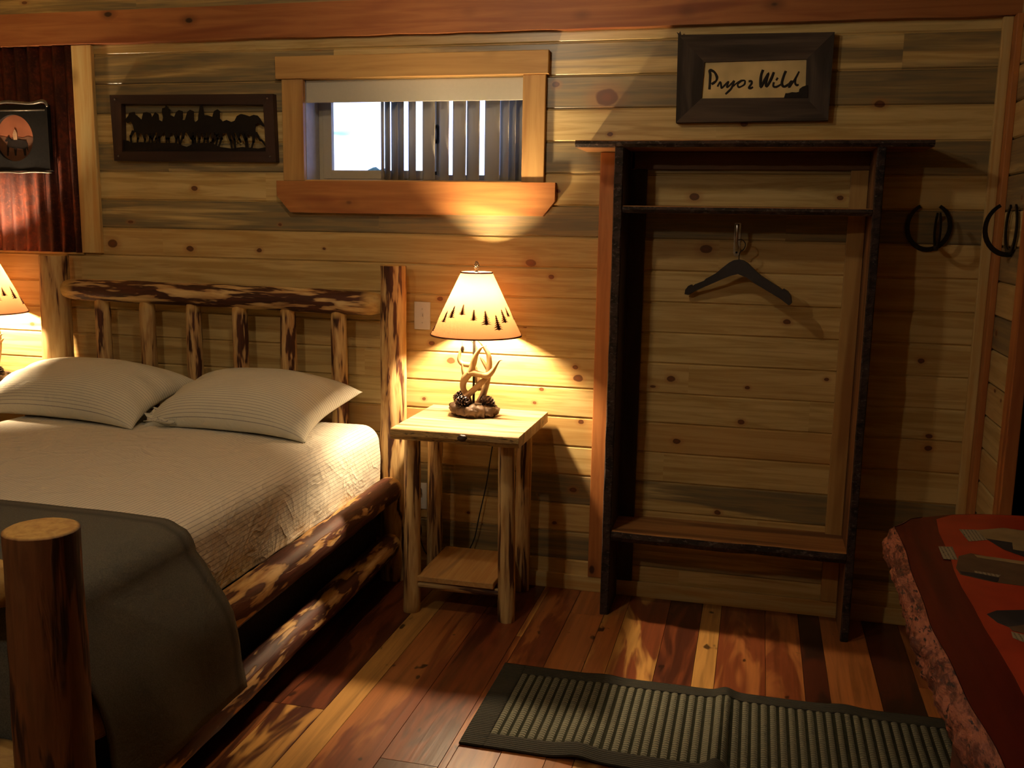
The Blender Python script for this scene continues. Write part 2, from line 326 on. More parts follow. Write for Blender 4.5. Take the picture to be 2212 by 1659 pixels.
# ------------------------------------------------------------------ mesh building
class MB:
    def __init__(s): s.v = []; s.f = []; s.mi = []; s.va = {}; s.uv = None
    def add(s, vs, fs, mi=0):
        o = len(s.v); s.v += [Vector(p) for p in vs]; s.f += [tuple(i + o for i in f) for f in fs]; s.mi += [mi] * len(fs); return o
    def box(s, x0, x1, y0, y1, z0, z1, mi=0, bev=0.0):
        if bev:
            bm = bmesh.new(); bmesh.ops.create_cube(bm, size=1)
            for v in bm.verts: v.co = Vector(((x0 + x1) / 2 + v.co.x * (x1 - x0), (y0 + y1) / 2 + v.co.y * (y1 - y0), (z0 + z1) / 2 + v.co.z * (z1 - z0)))
            bmesh.ops.bevel(bm, geom=bm.edges[:], offset=bev, segments=2, affect='EDGES', profile=.6)
            s.bm(bm, mi); return
        s.add([(x0, y0, z0), (x1, y0, z0), (x1, y1, z0), (x0, y1, z0), (x0, y0, z1), (x1, y0, z1), (x1, y1, z1), (x0, y1, z1)],
              [(3, 2, 1, 0), (4, 5, 6, 7), (0, 1, 5, 4), (1, 2, 6, 5), (2, 3, 7, 6), (3, 0, 4, 7)], mi)
    def bm(s, bm, mi=0, free=True):
        bm.verts.index_update(); s.add([v.co.copy() for v in bm.verts], [[v.index for v in f.verts] for f in bm.faces], mi)
        if free: bm.free()
    def prism(s, poly, y0, y1, mi=0):
        """polygon in (x,z), extruded from y0 (front) to y1"""
        a = sum(poly[i][0] * poly[(i + 1) % len(poly)][1] - poly[(i + 1) % len(poly)][0] * poly[i][1] for i in range(len(poly)))
        if a < 0: poly = poly[::-1]
        n = len(poly)
        s.add([(x, y0, z) for x, z in poly] + [(x, y1, z) for x, z in poly],
              [tuple(range(n)), tuple(range(2 * n - 1, n - 1, -1))] + [((i + 1) % n, i, n + i, n + (i + 1) % n) for i in range(n)], mi)
    def slab(s, poly, z0, z1, mi=0):
        """polygon in (x,y), from z0 up to z1"""
        a = sum(poly[i][0] * poly[(i + 1) % len(poly)][1] - poly[(i + 1) % len(poly)][0] * poly[i][1] for i in range(len(poly)))
        if a < 0: poly = poly[::-1]
        n = len(poly)
        s.add([(x, y, z0) for x, y in poly] + [(x, y, z1) for x, y in poly],
              [tuple(range(n - 1, -1, -1)), tuple(range(n, 2 * n))] + [(i, (i + 1) % n, n + (i + 1) % n, n + i) for i in range(n)], mi)
    def tube(s, pts, rad, n=10, sub=4, flat=None, mi=0):
        P = [Vector(p) for p in pts]
        if isinstance(rad, (int, float)): rad = [rad] * len(P)
        if sub > 1 and len(P) > 2:
            Q, R = [], []
            for i in range(len(P) - 1):
                p0 = P[max(i - 1, 0)]; p1 = P[i]; p2 = P[i + 1]; p3 = P[min(i + 2, len(P) - 1)]
                for k in range(sub):
                    t = k / sub
                    Q.append(.5 * ((2 * p1) + (p2 - p0) * t + (2 * p0 - 5 * p1 + 4 * p2 - p3) * t * t + (3 * p1 - p0 - 3 * p2 + p3) * t ** 3))
                    R.append(rad[i] + (rad[i + 1] - rad[i]) * t)
            P = Q + [P[-1]]; rad = R + [rad[-1]]
        rings = []; up = None; vs = []
        for i, p in enumerate(P):
            t = (P[min(i + 1, len(P) - 1)] - P[max(i - 1, 0)]).normalized()
            if up is None:
                up = Vector((0, 1, 0)) if abs(t.y) < .8 else Vector((1, 0, 0))
            up = (up - t * up.dot(t)).normalized(); b = t.cross(up)
            for k in range(n):
                a = 2 * PI * k / n
                vs.append(p + up * math.cos(a) * rad[i] * (flat or 1) + b * math.sin(a) * rad[i])
        m = len(P)
        fs = [(i * n + k, i * n + (k + 1) % n, (i + 1) * n + (k + 1) % n, (i + 1) * n + k) for i in range(m - 1) for k in range(n)]
        fs += [tuple(range(n - 1, -1, -1)), tuple((m - 1) * n + k for k in range(n))]
        s.add(vs, fs, mi)
    def lathe(s, prof, n=32, c=(0, 0, 0), mi=0):
        vs = [(c[0] + r * math.cos(2 * PI * k / n), c[1] + r * math.sin(2 * PI * k / n), c[2] + z) for r, z in prof for k in range(n)]
        m = len(prof)
        s.add(vs, [(i * n + k, i * n + (k + 1) % n, (i + 1) * n + (k + 1) % n, (i + 1) * n + k) for i in range(m - 1) for k in range(n)], mi)
    def blob(s, c, r, sub=2, amp=.2, fr=3.0, sq=(1, 1, 1), seed=0, mi=0):
        bm = bmesh.new(); bmesh.ops.create_icosphere(bm, subdivisions=sub, radius=1)
        for v in bm.verts:
            d = v.co.normalized(); k = 1 + amp * noise.noise(d * fr + Vector((seed * 3.7, seed, 0)))
            v.co = Vector(c) + Vector((d.x * sq[0], d.y * sq[1], d.z * sq[2])) * r * k
        s.bm(bm, mi)
    def build(s, name, mats, parent=None, smooth=False, org=None):
        me = bpy.data.meshes.new(name)
        o = Vector(org) if org is not None else (parent.matrix_world.translation.copy() if parent else Vector((0, 0, 0)))
        par_loc = wloc(parent) if parent else Vector((0, 0, 0))
        if org is None and parent: o = par_loc
        me.from_pydata([p - o for p in s.v], [], s.f)
        for m in (mats if isinstance(mats, (list, tuple)) else [mats]): me.materials.append(m)
        for p, i in zip(me.polygons, s.mi): p.material_index = i; p.use_smooth = bool(smooth)
        if smooth and smooth is not True: me.set_sharp_from_angle(angle=math.radians(smooth))
        me.update()
        ob = bpy.data.objects.new(name, me); COL.objects.link(ob)
        if parent: ob.parent = parent
        ob.location = o - par_loc
        return ob

def wloc(o):
    p = Vector((0, 0, 0))
    while o is not None: p = p + o.location; o = o.parent
    return p

def thing(name, label, cat, loc, group=None):
    o = bpy.data.objects.new(name, None); COL.objects.link(o); o.location = loc; o.empty_display_size = .05
    return tag(o, label, cat, group)
def tag(o, label, cat, group=None):
    o['label'] = label; o['category'] = cat; o['kind'] = 'thing'
    if group: o['group'] = group
    return o
def struct(o): o['kind'] = 'structure'; return o
def dup(root, loc, label):
    r = root.copy(); COL.objects.link(r); r.location = loc; r['label'] = label
    def rec(src, dst):
        for ch in list(src.children):
            c = ch.copy(); COL.objects.link(c); c.parent = dst; rec(ch, c)
    rec(root, r); return r

def log(name, p0, p1, r0, r1, mat, parent, seed=0, t0=0.0, t1=0.0, tr=.45, bump=.07, n=26, bend=0.0):
    """a tapering hand peeled log; t0/t1 = length of the rounded tenon at each end"""
    p0, p1 = Vector(p0), Vector(p1); L = (p1 - p0).length
    m = max(8, int(L / .03)); vs = []; pale = []
    zs = [L * i / m for i in range(m + 1)]
    for t in (t0, t1):
        if t: zs += [t * k / 6 if t is t0 else L - t * k / 6 for k in range(1, 7)]
    if t1: zs += [L - t1 * k / 6 for k in range(1, 7)]
    zs = sorted(set(round(z, 5) for z in zs)); m = len(zs) - 1
    for z in zs:
        r = r0 + (r1 - r0) * z / L; pl = 0.0
        if t0 and z < t0: k = z / t0; r *= tr + (1 - tr) * math.sqrt(max(0, 1 - (1 - k) ** 2)); pl = max(pl, min(1, (1 - k) * 2.2))
        if t1 and z > L - t1: k = (L - z) / t1; r *= tr + (1 - tr) * math.sqrt(max(0, 1 - (1 - k) ** 2)); pl = max(pl, min(1, (1 - k) * 2.2))
        bx = bend * math.sin(PI * z / L)
        for k in range(n):
            a = 2 * PI * k / n
            q = Vector((math.cos(a) * 1.6, math.sin(a) * 1.6, z * 7 + seed * 13))
            rr = r * (1 + bump * noise.noise(q) + bump * .5 * noise.noise(q * 2.7))
            vs.append((math.cos(a) * rr + bx, math.sin(a) * rr, z)); pale.append(pl)
    fs = [(i * n + k, i * n + (k + 1) % n, (i + 1) * n + (k + 1) % n, (i + 1) * n + k) for i in range(m) for k in range(n)]
    # chamfered end caps
    o0 = len(vs)
    for e, z in ((0, -.004), (m, L + .004)):
        for k in range(n):
            x, y, _ = vs[e * n + k]; vs.append((x * .9, y * .9, z)); pale.append(1.0)
    fs += [((k + 1) % n, k, o0 + k, o0 + (k + 1) % n) for k in range(n)]
    fs += [(m * n + k, m * n + (k + 1) % n, o0 + n + (k + 1) % n, o0 + n + k) for k in range(n)]
    fs += [tuple(o0 + n - 1 - k for k in range(n)), tuple(o0 + n + k for k in range(n))]
    me = bpy.data.meshes.new(name); me.from_pydata(vs, [], fs); me.materials.append(mat)
    at = me.attributes.new('pale', 'FLOAT', 'POINT')
    for i, v in enumerate(pale): at.data[i].value = v
    for p in me.polygons: p.use_smooth = True
    me.set_sharp_from_angle(angle=math.radians(42)); me.update()
    ob = bpy.data.objects.new(name, me); COL.objects.link(ob)
    ob.parent = parent; ob.location = p0 - (wloc(parent) if parent else Vector((0, 0, 0)))
    ob.rotation_mode = 'QUATERNION'
    ob.rotation_quaternion = Vector((0, 0, 1)).rotation_difference((p1 - p0).normalized())
    return ob

def face_attr(ob, name, vals, typ='FLOAT'):
    at = ob.data.attributes.new(name, typ, 'FACE')
    for i, v in enumerate(vals):
        if typ == 'FLOAT': at.data[i].value = v
        else: at.data[i].color = (*v, 1)

# ------------------------------------------------------------------ camera
F, YAW, PIT, ROL = 2100.0, -.24473, -.16667, .01686
fw = Vector((math.sin(YAW) * math.cos(PIT), math.cos(YAW) * math.cos(PIT), math.sin(PIT)))
rt = Vector((math.cos(YAW), -math.sin(YAW), 0)); up = rt.cross(fw)
r2 = rt * math.cos(ROL) + up * math.sin(ROL); u2 = up * math.cos(ROL) - rt * math.sin(ROL)
cam = bpy.data.cameras.new('camera'); cam.sensor_fit = 'HORIZONTAL'; cam.sensor_width = 36; cam.lens = 36 * F / 2212
cam.clip_start = .02; cam.clip_end = 300
co = bpy.data.objects.new('camera', cam); COL.objects.link(co)
co.matrix_world = Matrix(((r2.x, u2.x, -fw.x, 0), (r2.y, u2.y, -fw.y, -4.0), (r2.z, u2.z, -fw.z, 1.585), (0, 0, 0, 1)))
SC.camera = co

# ------------------------------------------------------------------ room shell
XL, XR, YB, ZC = -4.3, .86, -5.6, 2.72
HX0, HX1, HZ0, HZ1 = -1.948, -.962, 1.742, 2.172        # window opening
ZL = [0, .13, .254, .38, .509, .635, .762, .888, 1.014, 1.14, 1.265, 1.392, 1.52, 1.648, 1.776, 1.904, 2.034, 2.163, 2.293, 2.42, 2.547, ZC]
TONE = [.15, .55, .10, .78, .05, .42, .05, .10, .05, .10, .22, .08, .88, .02, .80, .10, .92, .66, .06, .7, .3]
RED = [.1, .2, .5, .1, .1, .8, .1, .3, .2, .3, .3, .5, .0, .15, .1, .1, .1, .1, .0, .2, .1]
def plank_wall(name, x0, x1, tones, reds, hole=None, seedbase=0):
    r = random.Random(seedbase); mb = MB(); seed, tn, rd = [], [], []
    def strip(a, b, z0, z1, sd, to, re):
        g = .007; d = .007
        prof = [(d, z0), (0, z0 + g), (0, z1 - g * .8), (d, z1)]
        vs = [(x, y, z) for x in (a, b) for y, z in prof]
        mb.add(vs, [(i, 4 + i, 5 + i, i + 1) for i in range(3)])
        seed.extend([sd] * 3); tn.extend([to] * 3); rd.extend([re] * 3)
    for i in range(len(ZL) - 1):
        cuts = [x0]
        x = x0 + r.uniform(.5, 2.2)
        while x < x1 - .4: cuts.append(x); x += r.uniform(1.3, 2.9)
        cuts.append(x1)
        for a, b in zip(cuts, cuts[1:]):
            sd = r.uniform(0, 40); to = min(1, max(0, tones[i] + r.uniform(-.1, .1))); re = min(1, max(0, reds[i] + r.uniform(-.15, .25)))
            segs = [(a, b, ZL[i], ZL[i + 1])]
            if hole and ZL[i + 1] > hole[2] and ZL[i] < hole[3]:
                segs = []
                if a < hole[0]: segs.append((a, min(b, hole[0]), ZL[i], ZL[i + 1]))
                if b > hole[1]: segs.append((max(a, hole[1]), b, ZL[i], ZL[i + 1]))
                mid = (max(a, hole[0]), min(b, hole[1]))
                if mid[1] > mid[0]:
                    if ZL[i] < hole[2]: segs.append((*mid, ZL[i], hole[2]))
                    if ZL[i + 1] > hole[3]: segs.append((*mid, hole[3], ZL[i + 1]))
            for q in segs: strip(*q, sd, to, re)
    return mb, seed, tn, rd
mb, sd, tn, rd = plank_wall('wall_back', XL, XR + .02, TONE, RED, (HX0, HX1, HZ0, HZ1), 5)
for q in ((XL - .1, HX0, 0, ZC), (HX1, XR + .1, 0, ZC), (HX0, HX1, 0, HZ0), (HX0, HX1, HZ1, ZC)):
    n0 = len(mb.f); mb.box(q[0], q[1], .006, .2, q[2], q[3]); k = len(mb.f) - n0
    sd += [1] * k; tn += [.1] * k; rd += [.3] * k
w = struct(mb.build('wall_back', M['wall']))
face_attr(w, 'seed', sd); face_attr(w, 'tone', tn); face_attr(w, 'red', rd)

def side_wall(name, origin, rotz, length, seedb, thick=.12):
    mb, sd, tn, rd = plank_wall(name, 0, length, TONE[3:] + TONE[:3], RED, None, seedb)
    n0 = len(mb.f); mb.box(0, length, .006, thick, 0, ZC); k = len(mb.f) - n0
    o = struct(mb.build(name, M['wall']))
    face_attr(o, 'seed', sd + [1] * k); face_attr(o, 'tone', tn + [.2] * k); face_attr(o, 'red', rd + [.3] * k)
    o.location = origin; o.rotation_euler = (0, 0, rotz); return o
side_wall('wall_right', (XR, 0, 0), -PI / 2, .41, 21)          # short stub beside the shelf
side_wall('wall_left', (XL, YB, 0), PI / 2, -YB, 22)
side_wall('wall_rear', (2.4, YB, 0), PI, 2.4 - XL, 23)
side_wall('wall_hall', (2.4, 1.2, 0), -PI / 2, 1.2 - YB, 24)
o = side_wall('wall_hall_end', (XR + .12, 1.2, 0), 0, 2.4 - XR - .12, 25)
mb = MB(); mb.box(XR + .006, XR + .12, -.41, 1.32, 0, ZC); struct(mb.build('wall_hall_side', M['pine_y']))
# ceiling of level boards
mb = MB()
for i in range(56):
    mb.box(XL - .1, 2.5, YB - .1 + i * .125, YB - .1 + i * .125 + .121, ZC, ZC + .06, bev=.004)
mb.box(XL - .1, 2.5, YB - .1, 1.35, ZC + .055, ZC + .1)
struct(mb.build('ceiling', M['ceiling']))

# floor: reclaimed planks of many widths running towards the back wall
Y_, O_, R_, D_, B_ = (.52, .27, .075), (.37, .135, .04), (.19, .050, .018), (.075, .020, .010), (.028, .012, .008)
cuts = [(-1.45, R_, D_, -1.28), (-1.293, R_, D_, -1.28), (-1.196, Y_, Y_, None), (-1.01, O_, R_, -1.62), (-.829, R_, D_, -1.5), (-.805, Y_, O_, -.55), (-.67, R_, O_, None),
        (-.532, O_, O_, -.27), (-.449, O_, Y_, None), (-.279, Y_, R_, None), (-.146, R_, D_, None), (-.068, Y_, Y_, None), (.107, R_, O_, None), (.238, O_, R_, None),
        (.321, D_, B_, None), (.487, O_, O_, None), (.625, B_, D_, None), (.76, R_, O_, -.57)]
xs = -4.35; pl = []
r = random.Random(8)
while xs < -1.60:
    w_ = r.uniform(.09, .19); pl.append((xs, min(xs + w_, -1.5), r.choice([R_, O_, D_]), r.choice([O_, Y_, R_]), r.uniform(-3, 0))); xs = pl[-1][1]
prev = xs
for x, a, b, j in cuts: pl.append((prev, x, a, b, j)); prev = x
while prev < 2.5:
    w_ = r.uniform(.09, .19); pl.append((prev, prev + w_, r.choice([R_, O_, D_, Y_]), r.choice([O_, R_, D_]), r.uniform(-3, 0))); prev += w_
mb = MB(); ca, cb, sd = [], [], []
for (x0, x1, a, b, j) in pl:
    ys = [1.3] + ([j] if j else []) + [r.uniform(-3.2, -2.4), YB - .1]
    alt = r.choice([O_, R_, Y_])
    for k in range(len(ys) - 1):
        y1, y0 = ys[k], ys[k + 1]; g = .0012
        n0 = len(mb.f)
        mb.add([(x0, y0, -.004), (x0 + g, y0 + g, 0), (x1 - g, y0 + g, 0), (x1, y0, -.004), (x0, y1, -.004), (x0 + g, y1 - g, 0), (x1 - g, y1 - g, 0), (x1, y1, -.004)],
               [(0, 1, 5, 4), (1, 2, 6, 5), (2, 3, 7, 6), (0, 3, 2, 1), (4, 5, 6, 7)])
        c1, c2 = (a, b) if k == 0 or not j else (b, alt)
        if x0 == -1.196 + 0: pass
        ca += [c1] * 5; cb += [c2] * 5; sd += [r.uniform(0, 30)] * 5
n0 = len(mb.f); mb.box(XL - .1, 2.5, YB - .1, 1.35, -.1, -.003); k = len(mb.f) - n0
ca += [B_] * k; cb += [B_] * k; sd += [0] * k
fl = struct(mb.build('floor', M['floor']))
face_attr(fl, 'seed', sd); face_attr(fl, 'colA', ca, 'FLOAT_COLOR'); face_attr(fl, 'colB', cb, 'FLOAT_COLOR')

# trims
mb = MB(); mb.box(XL, XR, -.016, 0, 0, .068, bev=.003); struct(mb.build('baseboard_back', M['pine_x']))
def wavy_board(x0, x1, y0, z0, z1, amp=.004, seed=0):
    """level board whose lower edge is a little uneven"""
    mb = MB(); n = int((x1 - x0) / .05)
    vs = []
    for i in range(n + 1):
        x = x0 + (x1 - x0) * i / n; dz = amp * (noise.noise(Vector((x * 2.2, seed, 0))) + .5 * noise.noise(Vector((x * 7, seed, 3))))
        vs += [(x, 0, z0 + dz), (x, y0, z0 + dz + .001), (x, y0, z1), (x, 0, z1)]
    fs = [(4 * i + a, 4 * i + (a + 1) % 4, 4 * i + 4 + (a + 1) % 4, 4 * i + 4 + a) for i in range(n) for a in range(4)]
    fs = [f[::-1] for f in fs] + [(0, 1, 2, 3), (4 * n + 3, 4 * n + 2, 4 * n + 1, 4 * n)]
    mb.add(vs, fs); return mb
struct(wavy_board(XL, XR, -.036, 2.338, 2.478, .006, 4).build('trim_1', M['beam']))
mb = MB(); mb.box(-3.088, -2.984, -.022, 0, 1.402, 2.337, bev=.003); struct(mb.build('trim_2', M['pine_z']))
mb = MB(); mb.box(-.642, -.50, -.022, 0, .069, 1.862, bev=.003); struct(mb.build('trim_3', M['cedar_z']))
mb = MB(); mb.box(.803, XR - .022, -.022, 0, .069, 2.337, bev=.003); struct(mb.build('trim_4', M['pine_z']))
mb = MB(); mb.box(XR - .022, XR, -.075, 0, 0, 2.337, bev=.003); struct(mb.build('trim_5', M['cedar_z']))
mb = MB(); mb.box(XR - .02, XR + .02, -.50, -.41, 0, 2.2, bev=.003); struct(mb.build('trim_6', M['cedar_z']))
mb = MB(); mb.box(XL, -3.088, -.012, 0, 1.393, 1.402); struct(mb.build('trim_7', M['pine_x']))

# corrugated rusty tin on the wall above the far lamp
mb = MB(); nx = 520; x0, x1, z0, z1 = XL + .002, -3.088, 1.402, 2.338; vs = []
for i in range(nx + 1):
    x = x0 + (x1 - x0) * i / nx; y = -.014 - .0115 * math.sin(2 * PI * x / .068)
    vs += [(x, y, z0), (x, y, z1)]
mb.add(vs, [(2 * i, 2 * i + 2, 2 * i + 3, 2 * i + 1) for i in range(nx)])
tin = mb.build('corrugated_panel', M['tin'], smooth=True)
md = tin.modifiers.new('thick', 'SOLIDIFY'); md.thickness = .0012; md.offset = -1
tag(tin, 'rusty corrugated tin sheet covering the upper wall at the left', 'wall panel')

# ------------------------------------------------------------------ window
win = thing('window_1', '', 'window', (-1.455, 0, HZ0)); del win['label']; del win['category']; struct(win)
def winpart(name, mat, boxes, bev=.003):
    mb = MB()
    for i, b in enumerate(boxes): mb.box(b[0], b[1], b[2] + .0007 * i, b[3] + .0007 * i, b[4], b[5], bev=bev)
    o = mb.build(name, mat, win); return o
winpart('head_casing', M['honey_x'], [(-2.066, -.862, -.034, 0, 2.169, 2.262)])
for a, b in ((-2.042, -1.942), (-.969, -.874)):
    winpart('side_casing', M['honey_z'], [(a, b, -.024, 0, 1.740, 2.169)])
mb = MB(); mb.prism([(-2.072, 1.740), (-2.072, 1.676), (-2.008, 1.604), (-.872, 1.604), (-.824, 1.664), (-.824, 1.740)], -.032, 0)
mb.build('apron', M['cedar_x'], win)
T = .16
winpart('jamb', M['jamb'], [(HX0 - .001, HX0 + .006, .004, T, HZ0, HZ1)], 0)
winpart('jamb', M['jamb'], [(HX1 - .006, HX1 + .001, .004, T, HZ0, HZ1)], 0)
winpart('head_jamb', M['pine_x'], [(HX0, HX1, .004, T, HZ1 - .006, HZ1 + .001)], 0)
winpart('sill', M['pine_x'], [(HX0, HX1, -.02, T, HZ0 - .012, HZ0 + .004)], .002)
X0, X1, Z0, Z1 = HX0 + .006, HX1 - .006, HZ0 + .004, HZ1 - .006
winpart('frame', M['vinyl'], [(X0, X0 + .035, .13, .195, Z0, Z1), (X1 - .035, X1, .13, .195, Z0, Z1), (X0, X1, .13, .195, Z0, Z0 + .03), (X0, X1, .13, .195, Z1 - .03, Z1)])
XM = -1.395
sl = winpart('sash', M['vinyl'], [(X0 + .02, X0 + .062, .126, .155, Z0 + .01, Z1 - .01), (XM - .03, XM, .126, .155, Z0 + .01, Z1 - .01), (X0 + .02, XM, .126, .155, Z0 + .01, Z0 + .048), (X0 + .02, XM, .126, .155, Z1 - .048, Z1 - .01)])
sr = winpart('sash', M['vinyl'], [(XM - .02, XM + .012, .158, .185, Z0 + .02, Z1 - .02), (X1 - .05, X1 - .025, .158, .185, Z0 + .02, Z1 - .02), (XM - .02, X1 - .03, .158, .185, Z0 + .01, Z0 + .03), (XM - .02, X1 - .03, .158, .185, Z1 - .03, Z1 - .01)])
mb = MB(); mb.tube([(XM + .004, .150, 1.915), (XM + .012, .140, 1.93), (XM + .012, .138, 1.97), (XM + .004, .150, 1.985)], .008, 8); mb.build('latch', M['slot'], sl, smooth=True)
mb = MB(); mb.box(X0 + .06, XM - .028, .139, .143, Z0 + .046, Z1 - .046); mb.build('pane', M['glass'], sl)
mb = MB(); mb.box(XM + .01, X1 - .048, .170, .174, Z0 + .028, Z1 - .028); mb.build('pane', M['glass'], sr)
# vertical blind
bl = thing('vertical_blind', 'beige vertical blind with valance, half drawn across the small window', 'blind', (-1.455, .03, HZ1 - .006))
mb = MB(); mb.box(-1.941, -.969, .006, .014, 2.073, HZ1 - .008, bev=.002); mb.build('valance', M['valance'], bl)
mb = MB(); mb.box(-1.935, -.975, .045, .075, 2.13, HZ1 - .008, bev=.003); mb.build('head_rail', M['white_plastic'], bl)
VX = [(-1.620, -1.606), (-1.602, -1.575), (-1.572, -1.540), (-1.545, -1.512), (-1.493, -1.458), (-1.428, -1.372), (-1.352, -1.310), (-1.292, -1.235), (-1.229, -1.175), (-1.150, -1.086), (-1.082, -1.049), (-1.046, -1.020), (-1.018, -.982)]
for i, (a, b) in enumerate(VX):
    q = (b - a) / .08
    th = 0.0
    while math.cos(th) - .34 * math.sin(th) > q and th < 1.35: th += .01
    cx = (a + b) / 2; mb = MB(); vs = []; n = 8
    for k in range(n + 1):
        s = (k / n - .5) * .08; bul = .007 * (1 - (2 * k / n - 1) ** 2)
        x = cx + s * math.cos(th) + bul * math.sin(th); y = .06 - s * math.sin(th) + bul * math.cos(th)
        vs += [(x, y, 1.752), (x, y, 2.128)]
    mb.add(vs, [(2 * k, 2 * k + 2, 2 * k + 3, 2 * k + 1) for k in range(n)])
    o = mb.build('vane', M['vane'], bl, smooth=True)
    md = o.modifiers.new('thick', 'SOLIDIFY'); md.thickness = .0012

# ------------------------------------------------------------------ bed frame
PX, PY = -1.505, -.092
bed = thing('log_bed', 'peeled log bed frame with tall headboard posts and log side rails', 'bed frame', (-2.36, -1.2, 0))
log('head_post', (PX, PY, 0), (PX, PY, 1.386), .061, .055, M['log_post'], bed, 1)
log('head_post', (-3.207, PY, 0), (-3.190, PY, 1.388), .080, .064, M['log_clean'], bed, 2)
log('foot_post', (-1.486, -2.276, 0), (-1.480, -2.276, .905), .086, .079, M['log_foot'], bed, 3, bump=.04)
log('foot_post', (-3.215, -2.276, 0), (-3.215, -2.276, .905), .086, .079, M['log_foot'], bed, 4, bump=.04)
log('head_rail', (-3.155, PY, 1.236), (-1.545, PY, 1.222), .050, .052, M['log_head'], bed, 5, t0=.10, t1=.10, tr=.42)
log('head_rail', (-3.155, PY, .43), (-1.545, PY, .43), .05, .05, M['log_head'], bed, 6, t0=.08, t1=.08)
for i, x in enumerate((-2.942, -2.706, -2.468, -2.236, -2.000, -1.758)):
    log('spindle', (x + .003, PY, .46), (x, PY, 1.205), .039, .034, M['log_clean'] if i in (1,) else M['log_post'], bed, 10 + i, t0=.05, t1=.055, tr=.6, n=20)
log('side_rail', (-1.488, -2.20, .402), (-1.488, -.15, .435), .060, .056, M['log_rail'], bed, 20, t0=.06, t1=.07, tr=.5)
log('side_rail', (-1.490, -2.20, .125), (-1.490, -.15, .185), .056, .050, M['log_rail'], bed, 21, t0=.06, t1=.07, tr=.5)
log('side_rail', (-3.20, -2.20, .402), (-3.20, -.15, .435), .060, .056, M['log_rail'], bed, 22, t0=.06, t1=.07)
log('side_rail', (-3.20, -2.20, .125), (-3.20, -.15, .185), .056, .050, M['log_rail'], bed, 23, t0=.06, t1=.07)
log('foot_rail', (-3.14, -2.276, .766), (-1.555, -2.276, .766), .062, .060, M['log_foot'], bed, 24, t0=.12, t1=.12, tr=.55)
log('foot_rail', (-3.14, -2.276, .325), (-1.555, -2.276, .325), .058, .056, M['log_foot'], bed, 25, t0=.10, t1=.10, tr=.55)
for i, x in enumerate((-2.95, -2.71, -2.47, -2.23, -1.99, -1.75)):
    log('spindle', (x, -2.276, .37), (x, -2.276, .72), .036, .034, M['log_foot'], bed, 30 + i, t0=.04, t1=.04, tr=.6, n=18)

# box spring and mattress
mb = MB(); mb.box(-3.125, -1.560, -2.17, -.15, .10, .462, bev=.02)
tag(mb.build('box_spring', M['box']), 'charcoal covered box spring showing between the two log side rails', 'box spring')
def sweep_box(x0, x1, y0, y1, z0, z1, r, mat, name, lump=.004):
    prof = []; arc = []; s = 0
    def add(x, z):
        nonlocal s
        if prof: s += math.hypot(x - prof[-1][0], z - prof[-1][1])
        prof.append((x, z)); arc.append(s)
    for k in range(9): add(x0 + r - r * math.cos(k / 8 * PI / 2) if 0 else x0, z0 + (z1 - r - z0) * k / 8)
    for k in range(1, 9): a = PI - k / 8 * PI / 2; add(x0 + r + r * math.cos(a), z1 - r + r * math.sin(a))
    for k in range(1, 41): add(x0 + r + (x1 - x0 - 2 * r) * k / 40, z1)
    for k in range(1, 9): a = PI / 2 - k / 8 * PI / 2; add(x1 - r + r * math.cos(a), z1 - r + r * math.sin(a))
    for k in range(1, 13): add(x1 + .006 * math.sin(k / 12 * PI), z1 - r - (z1 - r - z0) * k / 12)
    ys = [(y0 + r - r * math.cos(k / 8 * PI / 2), r - r * math.sin(k / 8 * PI / 2)) for k in range(9)]
    N = 70; ys += [(y0 + r + (y1 - y0 - 2 * r) * k / N, 0) for k in range(1, N)]
    ys += [(y1 - r + r * math.sin(k / 8 * PI / 2), r - r * math.cos(k / 8 * PI / 2)) for k in range(9)]
    vs = []; uvs = []; xc = (x0 + x1) / 2
    for y, ins in ys:
        for (x, z), a in zip(prof, arc):
            dz = lump * noise.noise(Vector((x * 3, y * 3, 1)))
            side = max(0, (z1 - .05 - z) / (z1 - z0))
            w_ = .006 * side * noise.noise(Vector((y * 11 + z * 6, z * 9 - y * 3, 4)))
            xx = x + (ins if x < xc else -ins) * min(1, abs(x - xc) / ((x1 - x0) / 2)) + (w_ if x > xc else -w_) * (abs(x - xc) > (x1 - x0) / 2 - r)
            zz = z0 + (z - z0) * (1 - ins / (z1 - z0)) + dz * (z > z0 + .02)
            vs.append((xx, y, zz)); uvs.append((a, y))
    m = len(prof)
    fs = [(i * m + k, (i + 1) * m + k, (i + 1) * m + k + 1, i * m + k + 1)[::-1] for i in range(len(ys) - 1) for k in range(m - 1)]
    e = len(vs)
    fs += [tuple(range(m))[::-1] if 0 else tuple(range(m)), tuple((len(ys) - 1) * m + k for k in range(m - 1, -1, -1))]
    mb = MB(); mb.add(vs, fs); o = mb.build(name, mat, smooth=50)
    uvl = o.data.uv_layers.new(name='UVMap')
    for lp in o.data.loops: uvl.data[lp.index].uv = uvs[lp.vertex_index]
    return o
mt = sweep_box(-3.13, -1.532, -2.19, -.135, .462, .712, .075, M['sheet'], 'mattress')
tag(mt, 'mattress in a cream pinstriped fitted sheet on the log bed', 'mattress')

